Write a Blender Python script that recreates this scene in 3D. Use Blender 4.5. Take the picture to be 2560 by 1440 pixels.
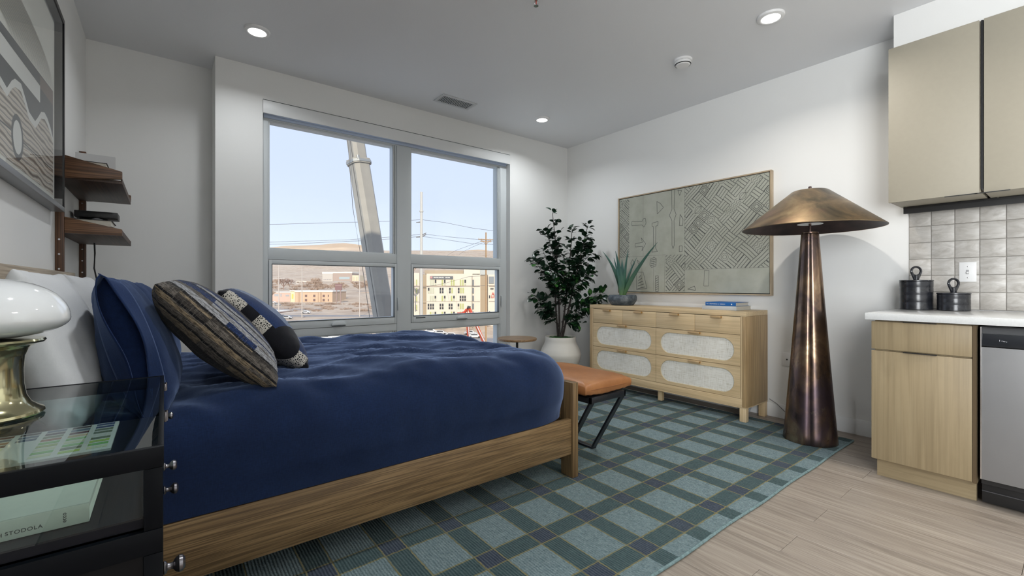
import bpy, bmesh, math, random
from math import sin, cos, pi, radians, hypot, atan2
from mathutils import Vector, Matrix, noise

sc = bpy.context.scene
COL = sc.collection
for o in list(bpy.data.objects):
    bpy.data.objects.remove(o, do_unlink=True)

# ------------------------------------------------------------------ camera
EYE = 1.07
F_PX = 1114.7
YAW = math.atan(870.0 / F_PX)            # the lens looks this far to the right of the window wall's normal
cam_d = bpy.data.cameras.new('camera')
cam_d.sensor_width = 36.0
cam_d.lens = 36.0 * F_PX / 2560.0
cam_d.shift_y = -8.0 / 2560.0
cam_d.clip_start = 0.02
cam_d.clip_end = 9000.0
cam = bpy.data.objects.new('camera', cam_d)
COL.objects.link(cam)
cam.location = (0.0, 0.0, EYE)
cam.rotation_euler = (pi / 2, 0.0, -YAW)
sc.camera = cam

# ------------------------------------------------------------------ sky, sun, exposure
sc.view_settings.view_transform = 'Standard'
sc.view_settings.look = 'None'
sc.view_settings.gamma = 1.0
sc.view_settings.exposure = 0.0
sc.view_settings.use_curve_mapping = False
sc.cycles.max_bounces = 10
sc.cycles.diffuse_bounces = 5
sc.cycles.glossy_bounces = 4
sc.cycles.transparent_max_bounces = 12
sc.cycles.sample_clamp_indirect = 6.0
sc.cycles.caustics_reflective = False
sc.cycles.caustics_refractive = False

SKY_STRENGTH = 1.75
SUN_STRENGTH = 5.0
w = bpy.data.worlds.new('sky')
sc.world = w
w.use_nodes = True
nt = w.node_tree
nt.nodes.clear()
out = nt.nodes.new('ShaderNodeOutputWorld')
bg = nt.nodes.new('ShaderNodeBackground')
tc = nt.nodes.new('ShaderNodeTexCoord')
sep = nt.nodes.new('ShaderNodeSeparateXYZ')
ramp = nt.nodes.new('ShaderNodeValToRGB')
ramp.color_ramp.elements[0].position = 0.0
ramp.color_ramp.elements[0].color = (0.60, 0.64, 0.71, 1)
ramp.color_ramp.elements[1].position = 0.9
ramp.color_ramp.elements[1].color = (0.41, 0.48, 0.65, 1)
e = ramp.color_ramp.elements.new(0.18)
e.color = (0.485, 0.535, 0.68, 1)
nt.links.new(tc.outputs['Generated'], sep.inputs[0])
nt.links.new(sep.outputs['Z'], ramp.inputs[0])
nt.links.new(ramp.outputs[0], bg.inputs['Color'])
bg.inputs['Strength'].default_value = SKY_STRENGTH
nt.links.new(bg.outputs[0], out.inputs[0])

def lamp(name, kind, loc, energy, color, **kw):
    d = bpy.data.lights.new(name, kind)
    d.energy = energy
    d.color = color
    for k, v in kw.items():
        setattr(d, k, v)
    o = bpy.data.objects.new(name, d)
    COL.objects.link(o)
    o.location = loc
    return o

sun = lamp('sun', 'SUN', (0, -30, 60), SUN_STRENGTH, (1.0, 0.87, 0.70), angle=radians(0.6))
sun.rotation_euler = Vector((0.42, 0.80, -0.43)).to_track_quat('-Z', 'Y').to_euler()

# daylight comes through the window; the ceiling downlights (three in view, a fourth read off their grid)
# and two wide discs added as unseen fill behind the camera give the rest
WARM = (1.0, 0.945, 0.87)
COOL = (0.93, 0.97, 1.0)
DOWNLIGHTS_AND_FILL = [((0.48, 3.34), 5.0, COOL, .12), ((2.98, 1.20), 11.0, WARM, .12), ((3.00, 3.36), 7.5, COOL, .12),
              ((0.48, 1.20), 11.0, COOL, .12), ((2.55, -0.90), 17.0, WARM, .5), ((1.2, -1.9), 5.0, COOL, .5)]
for (lx, ly), pw, lc, sz in DOWNLIGHTS_AND_FILL:
    lamp('downlight_and_fill', 'AREA', (lx, ly, 2.712), pw, lc, shape='DISK', size=sz, spread=radians(146))
# added fill lamp at the left wall behind the camera; no opening there
left_fill = lamp('left_fill_lamp', 'AREA', (-0.36, -1.35, 1.55), 88.0, (0.95, 0.98, 1.0), shape='RECTANGLE', size=1.7, size_y=2.0, spread=radians(122))
left_fill.rotation_euler = (pi / 2, 0, -pi / 2)

# ------------------------------------------------------------------ materials
MATS = {}
class NB:
    """small node-building helper"""
    def __init__(s, name):
        s.m = bpy.data.materials.new(name)
        s.m.use_nodes = True
        s.t = s.m.node_tree
        s.t.nodes.clear()
        s.out = s.t.nodes.new('ShaderNodeOutputMaterial')
        s.b = s.t.nodes.new('ShaderNodeBsdfPrincipled')
        s.t.links.new(s.b.outputs[0], s.out.inputs[0])
        s._c = None
    def n(s, typ, **kw):
        x = s.t.nodes.new(typ)
        for k, v in kw.items():
            setattr(x, k, v)
        return x
    def l(s, a, b):
        s.t.links.new(a, b)
    def coord(s):
        if s._c is None:
            s._c = s.n('ShaderNodeTexCoord').outputs['Object']
        return s._c
    def mapped(s, scale=(1, 1, 1), rot=(0, 0, 0), loc=(0, 0, 0), rnd=False):
        m = s.n('ShaderNodeMapping')
        m.inputs['Scale'].default_value = scale
        m.inputs['Rotation'].default_value = rot
        m.inputs['Location'].default_value = loc
        src = s.coord()
        if rnd:
            oi = s.n('ShaderNodeObjectInfo')
            mu = s.n('ShaderNodeVectorMath', operation='MULTIPLY')
            mu.inputs[1].default_value = (13.1, 7.7, 5.3)
            cb = s.n('ShaderNodeCombineXYZ')
            for i in range(3):
                s.l(oi.outputs['Random'], cb.inputs[i])
            s.l(cb.outputs[0], mu.inputs[0])
            ad = s.n('ShaderNodeVectorMath', operation='ADD')
            s.l(src, ad.inputs[0]); s.l(mu.outputs[0], ad.inputs[1])
            src = ad.outputs[0]
        s.l(src, m.inputs['Vector'])
        return m.outputs[0]
    def noise(s, vec, scale=5, detail=3, rough=.5, dist=0):
        x = s.n('ShaderNodeTexNoise')
        x.inputs['Scale'].default_value = scale
        x.inputs['Detail'].default_value = detail
        x.inputs['Roughness'].default_value = rough
        x.inputs['Distortion'].default_value = dist
        s.l(vec, x.inputs['Vector'])
        return x.outputs['Fac']
    def ramp(s, fac, stops, interp='LINEAR'):
        r = s.n('ShaderNodeValToRGB')
        cr = r.color_ramp
        cr.interpolation = interp
        while len(cr.elements) < len(stops):
            cr.elements.new(0.5)
        for el, (p, c) in zip(cr.elements, stops):
            el.position = p
        for el, (p, c) in zip(cr.elements, stops):
            el.color = (*c[:3], 1) if len(c) >= 3 else (c[0], c[0], c[0], 1)
        s.l(fac, r.inputs[0])
        return r.outputs[0]
    def mix(s, fac, a, b, mode='MIX'):
        x = s.n('ShaderNodeMix', data_type='RGBA', blend_type=mode)
        for sock, v in ((x.inputs[0], fac), (x.inputs[6], a), (x.inputs[7], b)):
            if hasattr(v, 'links'):
                s.l(v, sock)
            elif isinstance(v, (int, float)):
                sock.default_value = v
            else:
                sock.default_value = (*v[:3], 1)
        return x.outputs[2]
    def math(s, op, a, b=None, c=None):
        x = s.n('ShaderNodeMath', operation=op)
        for i, v in enumerate((a, b, c)):
            if v is None:
                continue
            if hasattr(v, 'links'):
                s.l(v, x.inputs[i])
            else:
                x.inputs[i].default_value = v
        return x.outputs[0]
    def sep(s, vec=None):
        x = s.n('ShaderNodeSeparateXYZ')
        s.l(vec if vec is not None else s.coord(), x.inputs[0])
        return x.outputs
    def color(s, v):
        if hasattr(v, 'links'):
            s.l(v, s.b.inputs['Base Color'])
        else:
            s.b.inputs['Base Color'].default_value = (*v[:3], 1)
    def set(s, **kw):
        names = dict(rough='Roughness', metal='Metallic', coat='Coat Weight', coat_rough='Coat Roughness', spec='Specular IOR Level',
                     sheen='Sheen Weight', sheen_rough='Sheen Roughness', sub='Subsurface Weight', emit='Emission Strength', trans='Transmission Weight', ior='IOR')
        for k, v in kw.items():
            sock = s.b.inputs[names[k]]
            if hasattr(v, 'links'):
                s.l(v, sock)
            else:
                sock.default_value = v
        return s
    def bump(s, h, strength=.2, dist=.01):
        x = s.n('ShaderNodeBump')
        x.inputs['Strength'].default_value = strength
        x.inputs['Distance'].default_value = dist
        s.l(h, x.inputs['Height'])
        s.l(x.outputs[0], s.b.inputs['Normal'])

def plain(name, c, rough=.5, metal=0, nz=None, bump=None, rnd=False, **kw):
    """one colour with a little mottling (nz = scale, amount) and relief (bump = scale, strength, distance)"""
    if name in MATS:
        return MATS[name]
    b = NB(name)
    b.set(rough=rough, metal=metal, **kw)
    if nz:
        f = b.noise(b.mapped(rnd=rnd), nz[0], 4)
        k = nz[1]
        b.color(b.ramp(f, [(.3, [x * (1 - k) for x in c]), (.7, [min(1, x * (1 + k)) for x in c])]))
    else:
        b.color(c)
    if bump:
        b.bump(b.noise(b.mapped(), bump[0], 3), bump[1], bump[2])
    MATS[name] = b.m
    return b.m

def wood(name, dark, mid, light, axis='x', scale=1.0, rough=.5, rnd=False, fine=.75, coat=0):
    """straight timber grain running along one object axis"""
    if name in MATS:
        return MATS[name]
    b = NB(name)
    k = {'x': (1.2, 26, 26), 'y': (26, 1.2, 26), 'z': (26, 26, 1.2)}[axis]
    sc_ = tuple(v * scale for v in k)
    v1 = b.mapped(sc_, rnd=rnd)
    f1 = b.noise(v1, 1.0, 5, .62, 1.4)
    k2 = {'x': (.8, 7, 7), 'y': (7, .8, 7), 'z': (7, 7, .8)}[axis]
    f2 = b.noise(b.mapped(tuple(v * scale for v in k2), rnd=rnd), 1.0, 3, .5, 2.2)
    k3 = {'x': (3, 190, 190), 'y': (190, 3, 190), 'z': (190, 190, 3)}[axis]
    f3 = b.noise(b.mapped(tuple(v * scale for v in k3), rnd=rnd), 1.0, 2, .5)
    f = b.math('ADD', b.math('MULTIPLY', f1, .55), b.math('MULTIPLY', f2, .45))
    col = b.ramp(f, [(.32, dark), (.5, mid), (.68, light)])
    col = b.mix(b.ramp(f3, [(.38, (fine,)), (.56, (0.,))]), col, [x * .72 for x in dark])
    b.color(col)
    b.set(rough=rough, coat=coat, coat_rough=.25)
    b.bump(b.math('ADD', f1, b.math('MULTIPLY', f3, .6)), .12, .003)
    MATS[name] = b.m
    return b.m

def glass(name, tint, ior=1.5, gloss=(1, 1, 1), rough=0.0):
    """clear sheet glass: passes light straight on and mirrors by Fresnel"""
    if name in MATS:
        return MATS[name]
    b = NB(name)
    b.t.nodes.remove(b.b)
    fr = b.n('ShaderNodeFresnel'); fr.inputs[0].default_value = ior
    tr = b.n('ShaderNodeBsdfTransparent'); tr.inputs[0].default_value = (*tint, 1)
    gl = b.n('ShaderNodeBsdfGlossy'); gl.inputs['Color'].default_value = (*gloss, 1); gl.inputs['Roughness'].default_value = rough
    mx = b.n('ShaderNodeMixShader')
    geo = b.n('ShaderNodeNewGeometry')
    front = b.math('SUBTRACT', 1.0, geo.outputs['Backfacing'])
    b.l(b.math('MULTIPLY', fr.outputs[0], front), mx.inputs[0]); b.l(tr.outputs[0], mx.inputs[1]); b.l(gl.outputs[0], mx.inputs[2])
    b.l(mx.outputs[0], b.out.inputs[0])
    MATS[name] = b.m
    return b.m

def glow(name, c, s):
    if name in MATS:
        return MATS[name]
    b = NB(name)
    b.color((.8, .8, .8))
    b.b.inputs['Emission Color'].default_value = (*c, 1)
    b.set(emit=s)
    MATS[name] = b.m
    return b.m

# ------------------------------------------------------------------ mesh building
class MB:
    """collects shapes, then links them as ONE mesh object"""
    def __init__(s):
        s.bm = bmesh.new()
    def _mat(s, faces, mi):
        if mi:
            for f in faces:
                f.material_index = mi
    def box(s, x0, x1, y0, y1, z0, z1, bev=0, seg=2, mi=0, M=None):
        t = bmesh.new()
        r = bmesh.ops.create_cube(t, size=1)
        for v in t.verts:
            v.co = Vector((x0 + (v.co.x + .5) * (x1 - x0), y0 + (v.co.y + .5) * (y1 - y0), z0 + (v.co.z + .5) * (z1 - z0)))
        if bev:
            bmesh.ops.bevel(t, geom=t.edges[:], offset=bev, segments=seg, affect='EDGES', profile=.5)
        s._join(t, mi, M)
        return s
    def _join(s, t, mi=0, M=None):
        if M is not None:
            bmesh.ops.transform(t, matrix=M, verts=t.verts)
        vm = {}
        for v in t.verts:
            vm[v] = s.bm.verts.new(v.co)
        for f in t.faces:
            try:
                nf = s.bm.faces.new([vm[v] for v in f.verts])
                nf.material_index = mi if mi else f.material_index
            except ValueError:
                pass
        t.free()
    def prism(s, pts, axis, a, b, mi=0, bev=0):
        """2D outline swept along an axis from a to b; outline gives the two remaining coordinates in x,y,z order"""
        def p3(p, q):
            return {'x': (q, p[0], p[1]), 'y': (p[0], q, p[1]), 'z': (p[0], p[1], q)}[axis]
        t = bmesh.new()
        A = [t.verts.new(p3(p, a)) for p in pts]
        B = [t.verts.new(p3(p, b)) for p in pts]
        n = len(pts)
        t.faces.new(A); t.faces.new(B[::-1])
        for i in range(n):
            t.faces.new((A[i], B[i], B[(i + 1) % n], A[(i + 1) % n]))
        bmesh.ops.recalc_face_normals(t, faces=t.faces[:])
        if bev:
            bmesh.ops.bevel(t, geom=t.edges[:], offset=bev, segments=2, affect='EDGES', profile=.5)
        s._join(t, mi)
        return s
    def lathe(s, prof, seg=32, c=(0, 0), mi=0, shape=None, M=None):
        """profile [(r, z)...] turned about a vertical axis through c"""
        t = bmesh.new()
        rings = []
        for r, z in prof:
            if r < 1e-6:
                rings.append([t.verts.new((c[0], c[1], z))])
            else:
                rg = []
                for i in range(seg):
                    a = 2 * pi * i / seg
                    k = r * (shape(a, z) if shape else 1)
                    rg.append(t.verts.new((c[0] + k * cos(a), c[1] + k * sin(a), z)))
                rings.append(rg)
        for A, B in zip(rings, rings[1:]):
            if len(A) == 1 and len(B) == 1:
                continue
            for i in range(seg):
                j = (i + 1) % seg
                if len(A) == 1:
                    t.faces.new((A[0], B[j], B[i]))
                elif len(B) == 1:
                    t.faces.new((A[i], A[j], B[0]))
                else:
                    t.faces.new((A[i], A[j], B[j], B[i]))
        bmesh.ops.recalc_face_normals(t, faces=t.faces[:])
        s._join(t, mi, M)
        return s
    def cyl(s, p0, p1, r0, r1=None, seg=12, mi=0, caps=True):
        p0, p1 = Vector(p0), Vector(p1)
        r1 = r0 if r1 is None else r1
        d = p1 - p0
        q = d.to_track_quat('Z', 'Y')
        t = bmesh.new()
        A = [t.verts.new(p0 + q @ Vector((r0 * cos(2 * pi * i / seg), r0 * sin(2 * pi * i / seg), 0))) for i in range(seg)]
        B = [t.verts.new(p1 + q @ Vector((r1 * cos(2 * pi * i / seg), r1 * sin(2 * pi * i / seg), 0))) for i in range(seg)]
        for i in range(seg):
            j = (i + 1) % seg
            t.faces.new((A[i], A[j], B[j], B[i]))
        if caps:
            t.faces.new(A[::-1]); t.faces.new(B)
        s._join(t, mi)
        return s
    def tube(s, pts, r, seg=8, mi=0, taper=None):
        pts = [Vector(p) for p in pts]
        t = bmesh.new()
        rings = []
        n = len(pts)
        for k, p in enumerate(pts):
            d = (pts[min(k + 1, n - 1)] - pts[max(k - 1, 0)]).normalized()
            q = d.to_track_quat('Z', 'Y')
            rr = r if taper is None else r + (taper - r) * k / (n - 1)
            rings.append([t.verts.new(p + q @ Vector((rr * cos(2 * pi * i / seg), rr * sin(2 * pi * i / seg), 0))) for i in range(seg)])
        for A, B in zip(rings, rings[1:]):
            # keep rings aligned
            best = min(range(seg), key=lambda o: (A[0].co - B[o].co).length)
            B[:] = B[best:] + B[:best]
            for i in range(seg):
                j = (i + 1) % seg
                t.faces.new((A[i], A[j], B[j], B[i]))
        t.faces.new(rings[0][::-1]); t.faces.new(rings[-1])
        s._join(t, mi)
        return s
    def ball(s, c, r, seg=16, mi=0, sq=(1, 1, 1)):
        t = bmesh.new()
        bmesh.ops.create_uvsphere(t, u_segments=seg, v_segments=max(6, seg // 2), radius=1)
        for v in t.verts:
            v.co = Vector((c[0] + v.co.x * r * sq[0], c[1] + v.co.y * r * sq[1], c[2] + v.co.z * r * sq[2]))
        s._join(t, mi)
        return s
    def poly(s, pts, mi=0):
        f = s.bm.faces.new([s.bm.verts.new(p) for p in pts])
        f.material_index = mi
        return s
    def grid(s, fn, nu, nv, mi=0):
        V = [[s.bm.verts.new(fn(i / nu, j / nv)) for j in range(nv + 1)] for i in range(nu + 1)]
        for i in range(nu):
            for j in range(nv):
                f = s.bm.faces.new((V[i][j], V[i + 1][j], V[i + 1][j + 1], V[i][j + 1]))
                f.material_index = mi
        return s
    def build(s, name, mats, parent=None, smooth=35, off=None, loc=None):
        me = bpy.data.meshes.new(name)
        if off is None and parent is not None:
            off = parent.get('_o', (0, 0, 0))
        if off is not None and any(off):
            bmesh.ops.translate(s.bm, verts=s.bm.verts, vec=-Vector(off))
        s.bm.to_mesh(me)
        s.bm.free()
        if not isinstance(mats, (list, tuple)):
            mats = [mats]
        for m in mats:
            me.materials.append(m)
        if smooth:
            for p in me.polygons:
                p.use_smooth = True
            me.set_sharp_from_angle(angle=radians(smooth))
        o = bpy.data.objects.new(name, me)
        COL.objects.link(o)
        if parent is not None:
            o.parent = parent
            OFF[o.name] = OFF.get(parent.name, (0, 0, 0))
        if loc is not None:
            o.location = loc
        return o

OFF = {}
def thing(name, label, cat, loc=(0, 0, 0), rz=0, group=None, world=True):
    """an Empty at the thing's base; with world=True its parts are written in room coordinates"""
    o = bpy.data.objects.new(name, None)
    COL.objects.link(o)
    o.location = loc
    o.rotation_euler = (0, 0, rz)
    o.empty_display_size = .05
    tag(o, label, cat, group)
    OFF[o.name] = tuple(loc) if world else (0, 0, 0)
    return o
def tag(o, label, cat, group=None):
    o['label'] = label
    o['category'] = cat
    if group:
        o['group'] = group
    return o
def part(mb, name, mats, parent, label=None, smooth=35):
    o = mb.build(name, mats, parent, smooth, off=OFF.get(parent.name, (0, 0, 0)))
    if label:
        o['label'] = label
    return o
def struct(mb, name, mats, smooth=35, label=None):
    o = mb.build(name, mats, None, smooth)
    o['kind'] = 'structure'
    if label:
        o['label'] = label
    return o
def copy_tree(o, parent=None):
    c = o.copy()
    COL.objects.link(c)
    OFF[c.name] = OFF.get(o.name, (0, 0, 0))
    if parent is not None:
        c.parent = parent
    for ch in o.children:
        copy_tree(ch, c)
    return c
def text(body, size, M, mat, parent, name='lettering', extrude=.0003, spacing=1.0, align='LEFT'):
    cu = bpy.data.curves.new(name, 'FONT')
    cu.body = body
    cu.size = size
    cu.extrude = extrude
    cu.space_character = spacing
    cu.align_x = align
    cu.materials.append(mat)
    tmp = bpy.data.objects.new(name, cu)
    COL.objects.link(tmp)
    me = bpy.data.meshes.new_from_object(tmp.evaluated_get(bpy.context.evaluated_depsgraph_get()))
    bpy.data.objects.remove(tmp, do_unlink=True)
    me.name = name
    if not me.materials:
        me.materials.append(mat)
    o = bpy.data.objects.new(name, me)
    COL.objects.link(o)
    o.parent = parent
    o.matrix_local = Matrix.Translation(-Vector(OFF.get(parent.name, (0, 0, 0)))) @ M
    return o
def frame_m(origin, xdir, ydir):
    x = Vector(xdir).normalized(); y = Vector(ydir).normalized(); z = x.cross(y)
    return Matrix(((x.x, y.x, z.x, origin[0]), (x.y, y.y, z.y, origin[1]), (x.z, y.z, z.z, origin[2]), (0, 0, 0, 1)))
# ================================================================== the room
XR, XL, YB, YA, YF, H = 3.905, -0.418, 3.90, 4.17, -2.6, 2.743
STEP = 0.295
m_wall = plain('wall_paint', (.80, .80, .785), .75, bump=(90, .10, .002), nz=(1.2, .012))
m_ceil = plain('ceiling_paint', (.78, .79, .81), .5, bump=(70, .22, .002))
m_trim = plain('trim_paint', (.78, .79, .79), .38)
m_base = plain('subfloor', (.12, .11, .10), .9)

fl = struct(MB().box(XL - .1, XR + .1, YF - .1, YA + .1, -.14, -.0062), 'floor', m_base)
PW, PL = .1815, 1.22
pm = NB('floor_plank')
v1 = pm.mapped((26, 1.1, 26), rnd=True)
f1 = pm.noise(v1, 1.0, 6, .65, 1.6)
f2 = pm.noise(pm.mapped((150, 3, 150), rnd=True), 1.0, 2, .5)
f3 = pm.noise(pm.mapped((7, .7, 7), rnd=True), 1.0, 3, .5, 2.0)
oi = pm.n('ShaderNodeObjectInfo')
ff = pm.math('ADD', pm.math('MULTIPLY', f1, .6), pm.math('MULTIPLY', f3, .4))
c = pm.ramp(ff, [(.32, (.15, .122, .10)), (.46, (.325, .275, .228)), (.68, (.44, .385, .325))])
c = pm.mix(pm.ramp(f2, [(.36, (.6,)), (.52, (0.,))]), c, (.20, .165, .135))
c = pm.mix(pm.math('MULTIPLY', oi.outputs['Random'], .22), c, (.30, .265, .23))
pm.color(c)
pm.set(rough=.42)
pm.bump(f2, .10, .002)
m_plank = pm.m
plank_mesh = {}
def plank(x0, x1, y0, y1):
    key = (round(x1 - x0, 4), round(y1 - y0, 4))
    if key not in plank_mesh:
        mb = MB().box(-key[0] / 2, key[0] / 2, -key[1] / 2, key[1] / 2, -.006, 0, bev=.0012, seg=1)
        o = mb.build('plank', m_plank, fl, smooth=0)
        plank_mesh[key] = o
    else:
        o = plank_mesh[key].copy()
        COL.objects.link(o)
        o.parent = fl
    o.location = ((x0 + x1) / 2, (y0 + y1) / 2, 0)
k0 = int((XL - 1.948) // PW)
for k in range(k0, 14):
    x0, x1 = 1.948 + k * PW, 1.948 + (k + 1) * PW
    x0, x1 = max(x0, XL), min(x1, XR)
    if x1 - x0 < .01:
        continue
    ph = .75 if k % 2 == 0 else .75 + PL / 2
    y = ph - 3 * PL
    while y < YA:
        a, b = max(y, YF), min(y + PL, YA if x1 <= STEP + .01 else YB)
        if b - a > .01:
            plank(x0 + .0006, x1 - .0006, a + .0006, b - .0006)
        y += PL

struct(MB().box(XL - .1, XR + .1, YF - .1, YA + .1, H, H + .15), 'ceiling', m_ceil)
struct(MB().box(XL - .12, XL, YF, YA, 0, H), 'wall_left', m_wall)
struct(MB().box(XL, STEP, YA, YA + .1, 0, H), 'wall_alcove', m_wall)
WX0, WX1, WZ0, WZ1 = .602, 3.016, .24, 2.504
wb = MB()
YO = 4.062                                   # outer face of the window wall
wb.box(STEP, WX0, YB, YO, 0, H)
wb.box(STEP, STEP + .12, YO, YA + .1, 0, H)
wb.box(WX1, XR, YB, YO, 0, H)
wb.box(WX0, WX1, YB, YO, WZ1, H)
wb.box(WX0, WX1, YB, YO, 0, WZ0)
struct(wb, 'wall_back', m_wall)
wr = struct(MB().box(XR, XR + .12, YF, YB, 0, H), 'wall_right', m_wall)
struct(MB().box(XL, XR, YF - .12, YF, 0, H), 'wall_front', m_wall)
def skirting(name, x0, x1, y0, y1):
    struct(MB().box(x0, x1, y0, y1, 0.0005, .112, bev=.003), name, m_trim)
skirting('baseboard_right', XR - .013, XR - .0005, .80, YB - .014)
skirting('baseboard_back', STEP + .02, XR - .0005, YB - .013, YB - .0005)
skirting('baseboard_left', XL + .0005, XL + .013, 3.3, YA - .014)
skirting('baseboard_alcove', XL + .0005, STEP - .001, YA - .013, YA - .0005)
# dropped ceiling box above the wall cabinets
struct(MB().box(3.575, XR - .0005, YF + .001, .725, 2.535, H - .0005), 'trim_1', m_wall, label='boxed-in soffit between wall cabinets and ceiling')

# ------------------------------------------------------------------ the far side of the building: its front around the window, up to the parapet
m_facade = plain('facade_render', (.55, .53, .50), .85)
fc = MB()
fy0, fy1 = YO + .004, YO + .034
fc.box(-26, STEP + .12, YA + .104, YA + .134, -16.5, 14.6)
fc.box(STEP + .12, WX0 - .02, fy0, fy1, -16.5, 14.6)
fc.box(WX1 + .03, 34, fy0, fy1, -16.5, 14.6)
fc.box(WX0 - .02, WX1 + .03, fy0, fy1, WZ1 + .03, 14.6)
fc.box(WX0 - .02, WX1 + .03, fy0, fy1, -16.5, WZ0 - .03)
fc.box(-26, 34, fy0 - 9, fy0, 14.0, 14.2)
struct(fc, 'facade', m_facade)

# ------------------------------------------------------------------ window
m_frame = plain('window_vinyl', (.62, .655, .67), .36)
m_gasket = plain('window_gasket', (.10, .115, .12), .5)
m_pane = glass('window_glass', (.93, .955, .965), 1.42)
FY0, FY1 = 3.965, 4.055
mb = MB()
mb.box(WX0 + .001, .650, FY0, FY1, WZ0 + .001, WZ1 - .001, bev=.003)
mb.box(2.930, WX1 - .001, FY0, FY1, WZ0 + .001, WZ1 - .001, bev=.003)
mb.box(.650, 2.930, FY0 + .002, FY1, 2.376, WZ1 - .001)
mb.box(.650, 2.930, FY0 + .002, FY1, WZ0 + .001, WZ0 + .06, bev=.003)
win = struct(mb, 'window_1', m_frame, label='large white framed window of six panes')
def wpart(mb, name, mat):
    return part(mb, name, mat, win)
wpart(MB().box(1.723, 1.864, FY0 - .004, FY1, WZ0 + .06, 2.376, bev=.003), 'mullion', m_frame)
for a, b in ((.650, 1.723), (1.864, 2.930)):
    wpart(MB().box(a, b, FY0 + .001, FY1, 1.272, 1.357, bev=.002), 'rail', m_frame)
    wpart(MB().box(a, b, FY0 + .001, FY1, .640, .705, bev=.002), 'rail', m_frame)
    # opening light: its own sash with a dark gasket line
    sx0, sx1 = a + .004, b - .004
    s0 = MB()
    z0, z1 = .708, 1.268
    s0.box(sx0, sx0 + .022, FY0 - .008, FY1 - .02, z0, z1, bev=.002)
    s0.box(sx1 - .022, sx1, FY0 - .008, FY1 - .02, z0, z1, bev=.002)
    s0.box(sx0 + .022, sx1 - .022, FY0 - .008, FY1 - .02, z1 - .034, z1, bev=.002)
    s0.box(sx0 + .022, sx1 - .022, FY0 - .008, FY1 - .02, z0, z0 + .064, bev=.002)
    sash = wpart(s0, 'sash', m_frame)
    g = MB()
    for q in ((sx0 + .019, sx0 + .024, .770, 1.237), (sx1 - .024, sx1 - .019, .770, 1.237), (sx0 + .019, sx1 - .019, .766, .772), (sx0 + .019, sx1 - .019, 1.232, 1.238)):
        g.box(q[0], q[1], FY0 - .0095, FY0 + .02, q[2], q[3])
    part(g, 'gasket', m_gasket, sash)
    cx = (a + b) / 2 + (.0 if a < 1 else .03)
    h = MB()
    h.prism([(cx - .062, .722), (cx + .062, .722), (cx + .055, .742), (cx + .02, .756), (cx - .02, .756), (cx - .055, .742)], 'y', FY0 - .030, FY0 - .009, bev=.004)
    part(h, 'handle', m_frame, sash)
    part(MB().box(cx - .055, cx + .055, FY0 - .034, FY0 - .012, .716, .7215, bev=.001), 'grip_slot', m_gasket, sash)
    part(MB().box(a + .05, a + .15, FY0 - .0095, FY0 - .007, .746, .758), 'maker_label', m_gasket, sash)
    part(MB().box(b + .004 if a < 1 else b + .003, b + .016 if a < 1 else b + .018, FY0 - .02, FY0 - .001, .83, .95, bev=.003), 'latch', m_frame, win)
    # fixed lights: glazing beads of the top and bottom panes
    for zz0, zz1 in ((1.357, 2.376), (WZ0 + .06, .640)):
        gb = MB()
        gb.box(a, a + .012, FY0 + .012, FY1, zz0, zz1)
        gb.box(b - .034, b, FY0 + .012, FY1, zz0, zz1)
        gb.box(a + .012, b - .034, FY0 + .012, FY1, zz0, zz0 + .008)
        gb.box(a + .012, b - .034, FY0 + .012, FY1, zz1 - .012, zz1)
        wpart(gb, 'glazing_bead', m_frame)
        ln = MB()
        ln.box(b - .022, b - .018, FY0 + .010, FY0 + .013, zz0, zz1)
        ln.box(b - .036, b - .0335, FY0 + .010, FY0 + .013, zz0, zz1)
        wpart(ln, 'gasket', m_gasket)
        wpart(MB().box(a + .012, b - .034, 4.010, 4.016, zz0 + .008, zz1 - .012), 'pane', m_pane)
    wpart(MB().box(sx0 + .022, sx1 - .022, 4.000, 4.006, .772, 1.234), 'pane', m_pane)

# roller blind in the head of the opening
rb = thing('roller_blind', 'rolled-up white roller blind cassette across the top of the window', 'blind', (1.809, 3.93, 2.40))
part(MB().box(WX0 + .002, WX1 - .002, 3.897, 3.905, 2.402, 2.502, bev=.001), 'cassette_front', m_trim, rb)
part(MB().box(WX0 + .002, WX0 + .006, 3.905, 3.962, 2.40, 2.502), 'end_cap', m_trim, rb)
part(MB().box(WX1 - .006, WX1 - .002, 3.905, 3.962, 2.40, 2.502), 'end_cap', m_trim, rb)
m_blind = plain('blind_fabric', (.52, .60, .74), .8)
part(MB().cyl((WX0 + .012, 3.936, 2.428), (WX1 - .012, 3.936, 2.428), .024, seg=20), 'fabric_roll', m_blind, rb)
part(MB().box(WX0 + .014, WX1 - .014, 3.951, 3.959, 2.385, 2.428), 'fabric_hem', m_blind, rb)
part(MB().box(WX0 + .001, WX1 - .001, 3.8955, 3.8965, 2.5025, 2.506), 'shadow_gap', m_gasket, rb)

# ------------------------------------------------------------------ ceiling fittings
m_white = plain('white_plastic', (.80, .80, .80), .4)
m_dark = plain('black_void', (.015, .015, .016), .8)
m_led = glow('led_diffuser', (1, .985, .95), 3.2)
for (lx, ly), lab in (((.483, 3.341), 'round recessed ceiling light nearest the alcove, left of window'),
                      ((2.978, 1.197), 'round recessed ceiling light nearest the wall cabinets'),
                      ((3.003, 3.356), 'round recessed ceiling light near the corner above the tree')):
    t = thing('recessed_light', lab, 'ceiling light', (lx, ly, H), group='recessed ceiling lights')
    part(MB().lathe([(.054, H - .016), (.060, H - .018), (.074, H - .013), (.077, H - .0005), (.054, H - .0005), (.054, H - .016)], 40, (lx, ly)), 'trim_ring', m_white, t)
    part(MB().lathe([(0, H - .0145), (.0538, H - .0145), (.0538, H - .010), (0, H - .010)], 40, (lx, ly)), 'diffuser', m_led, t)
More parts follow.
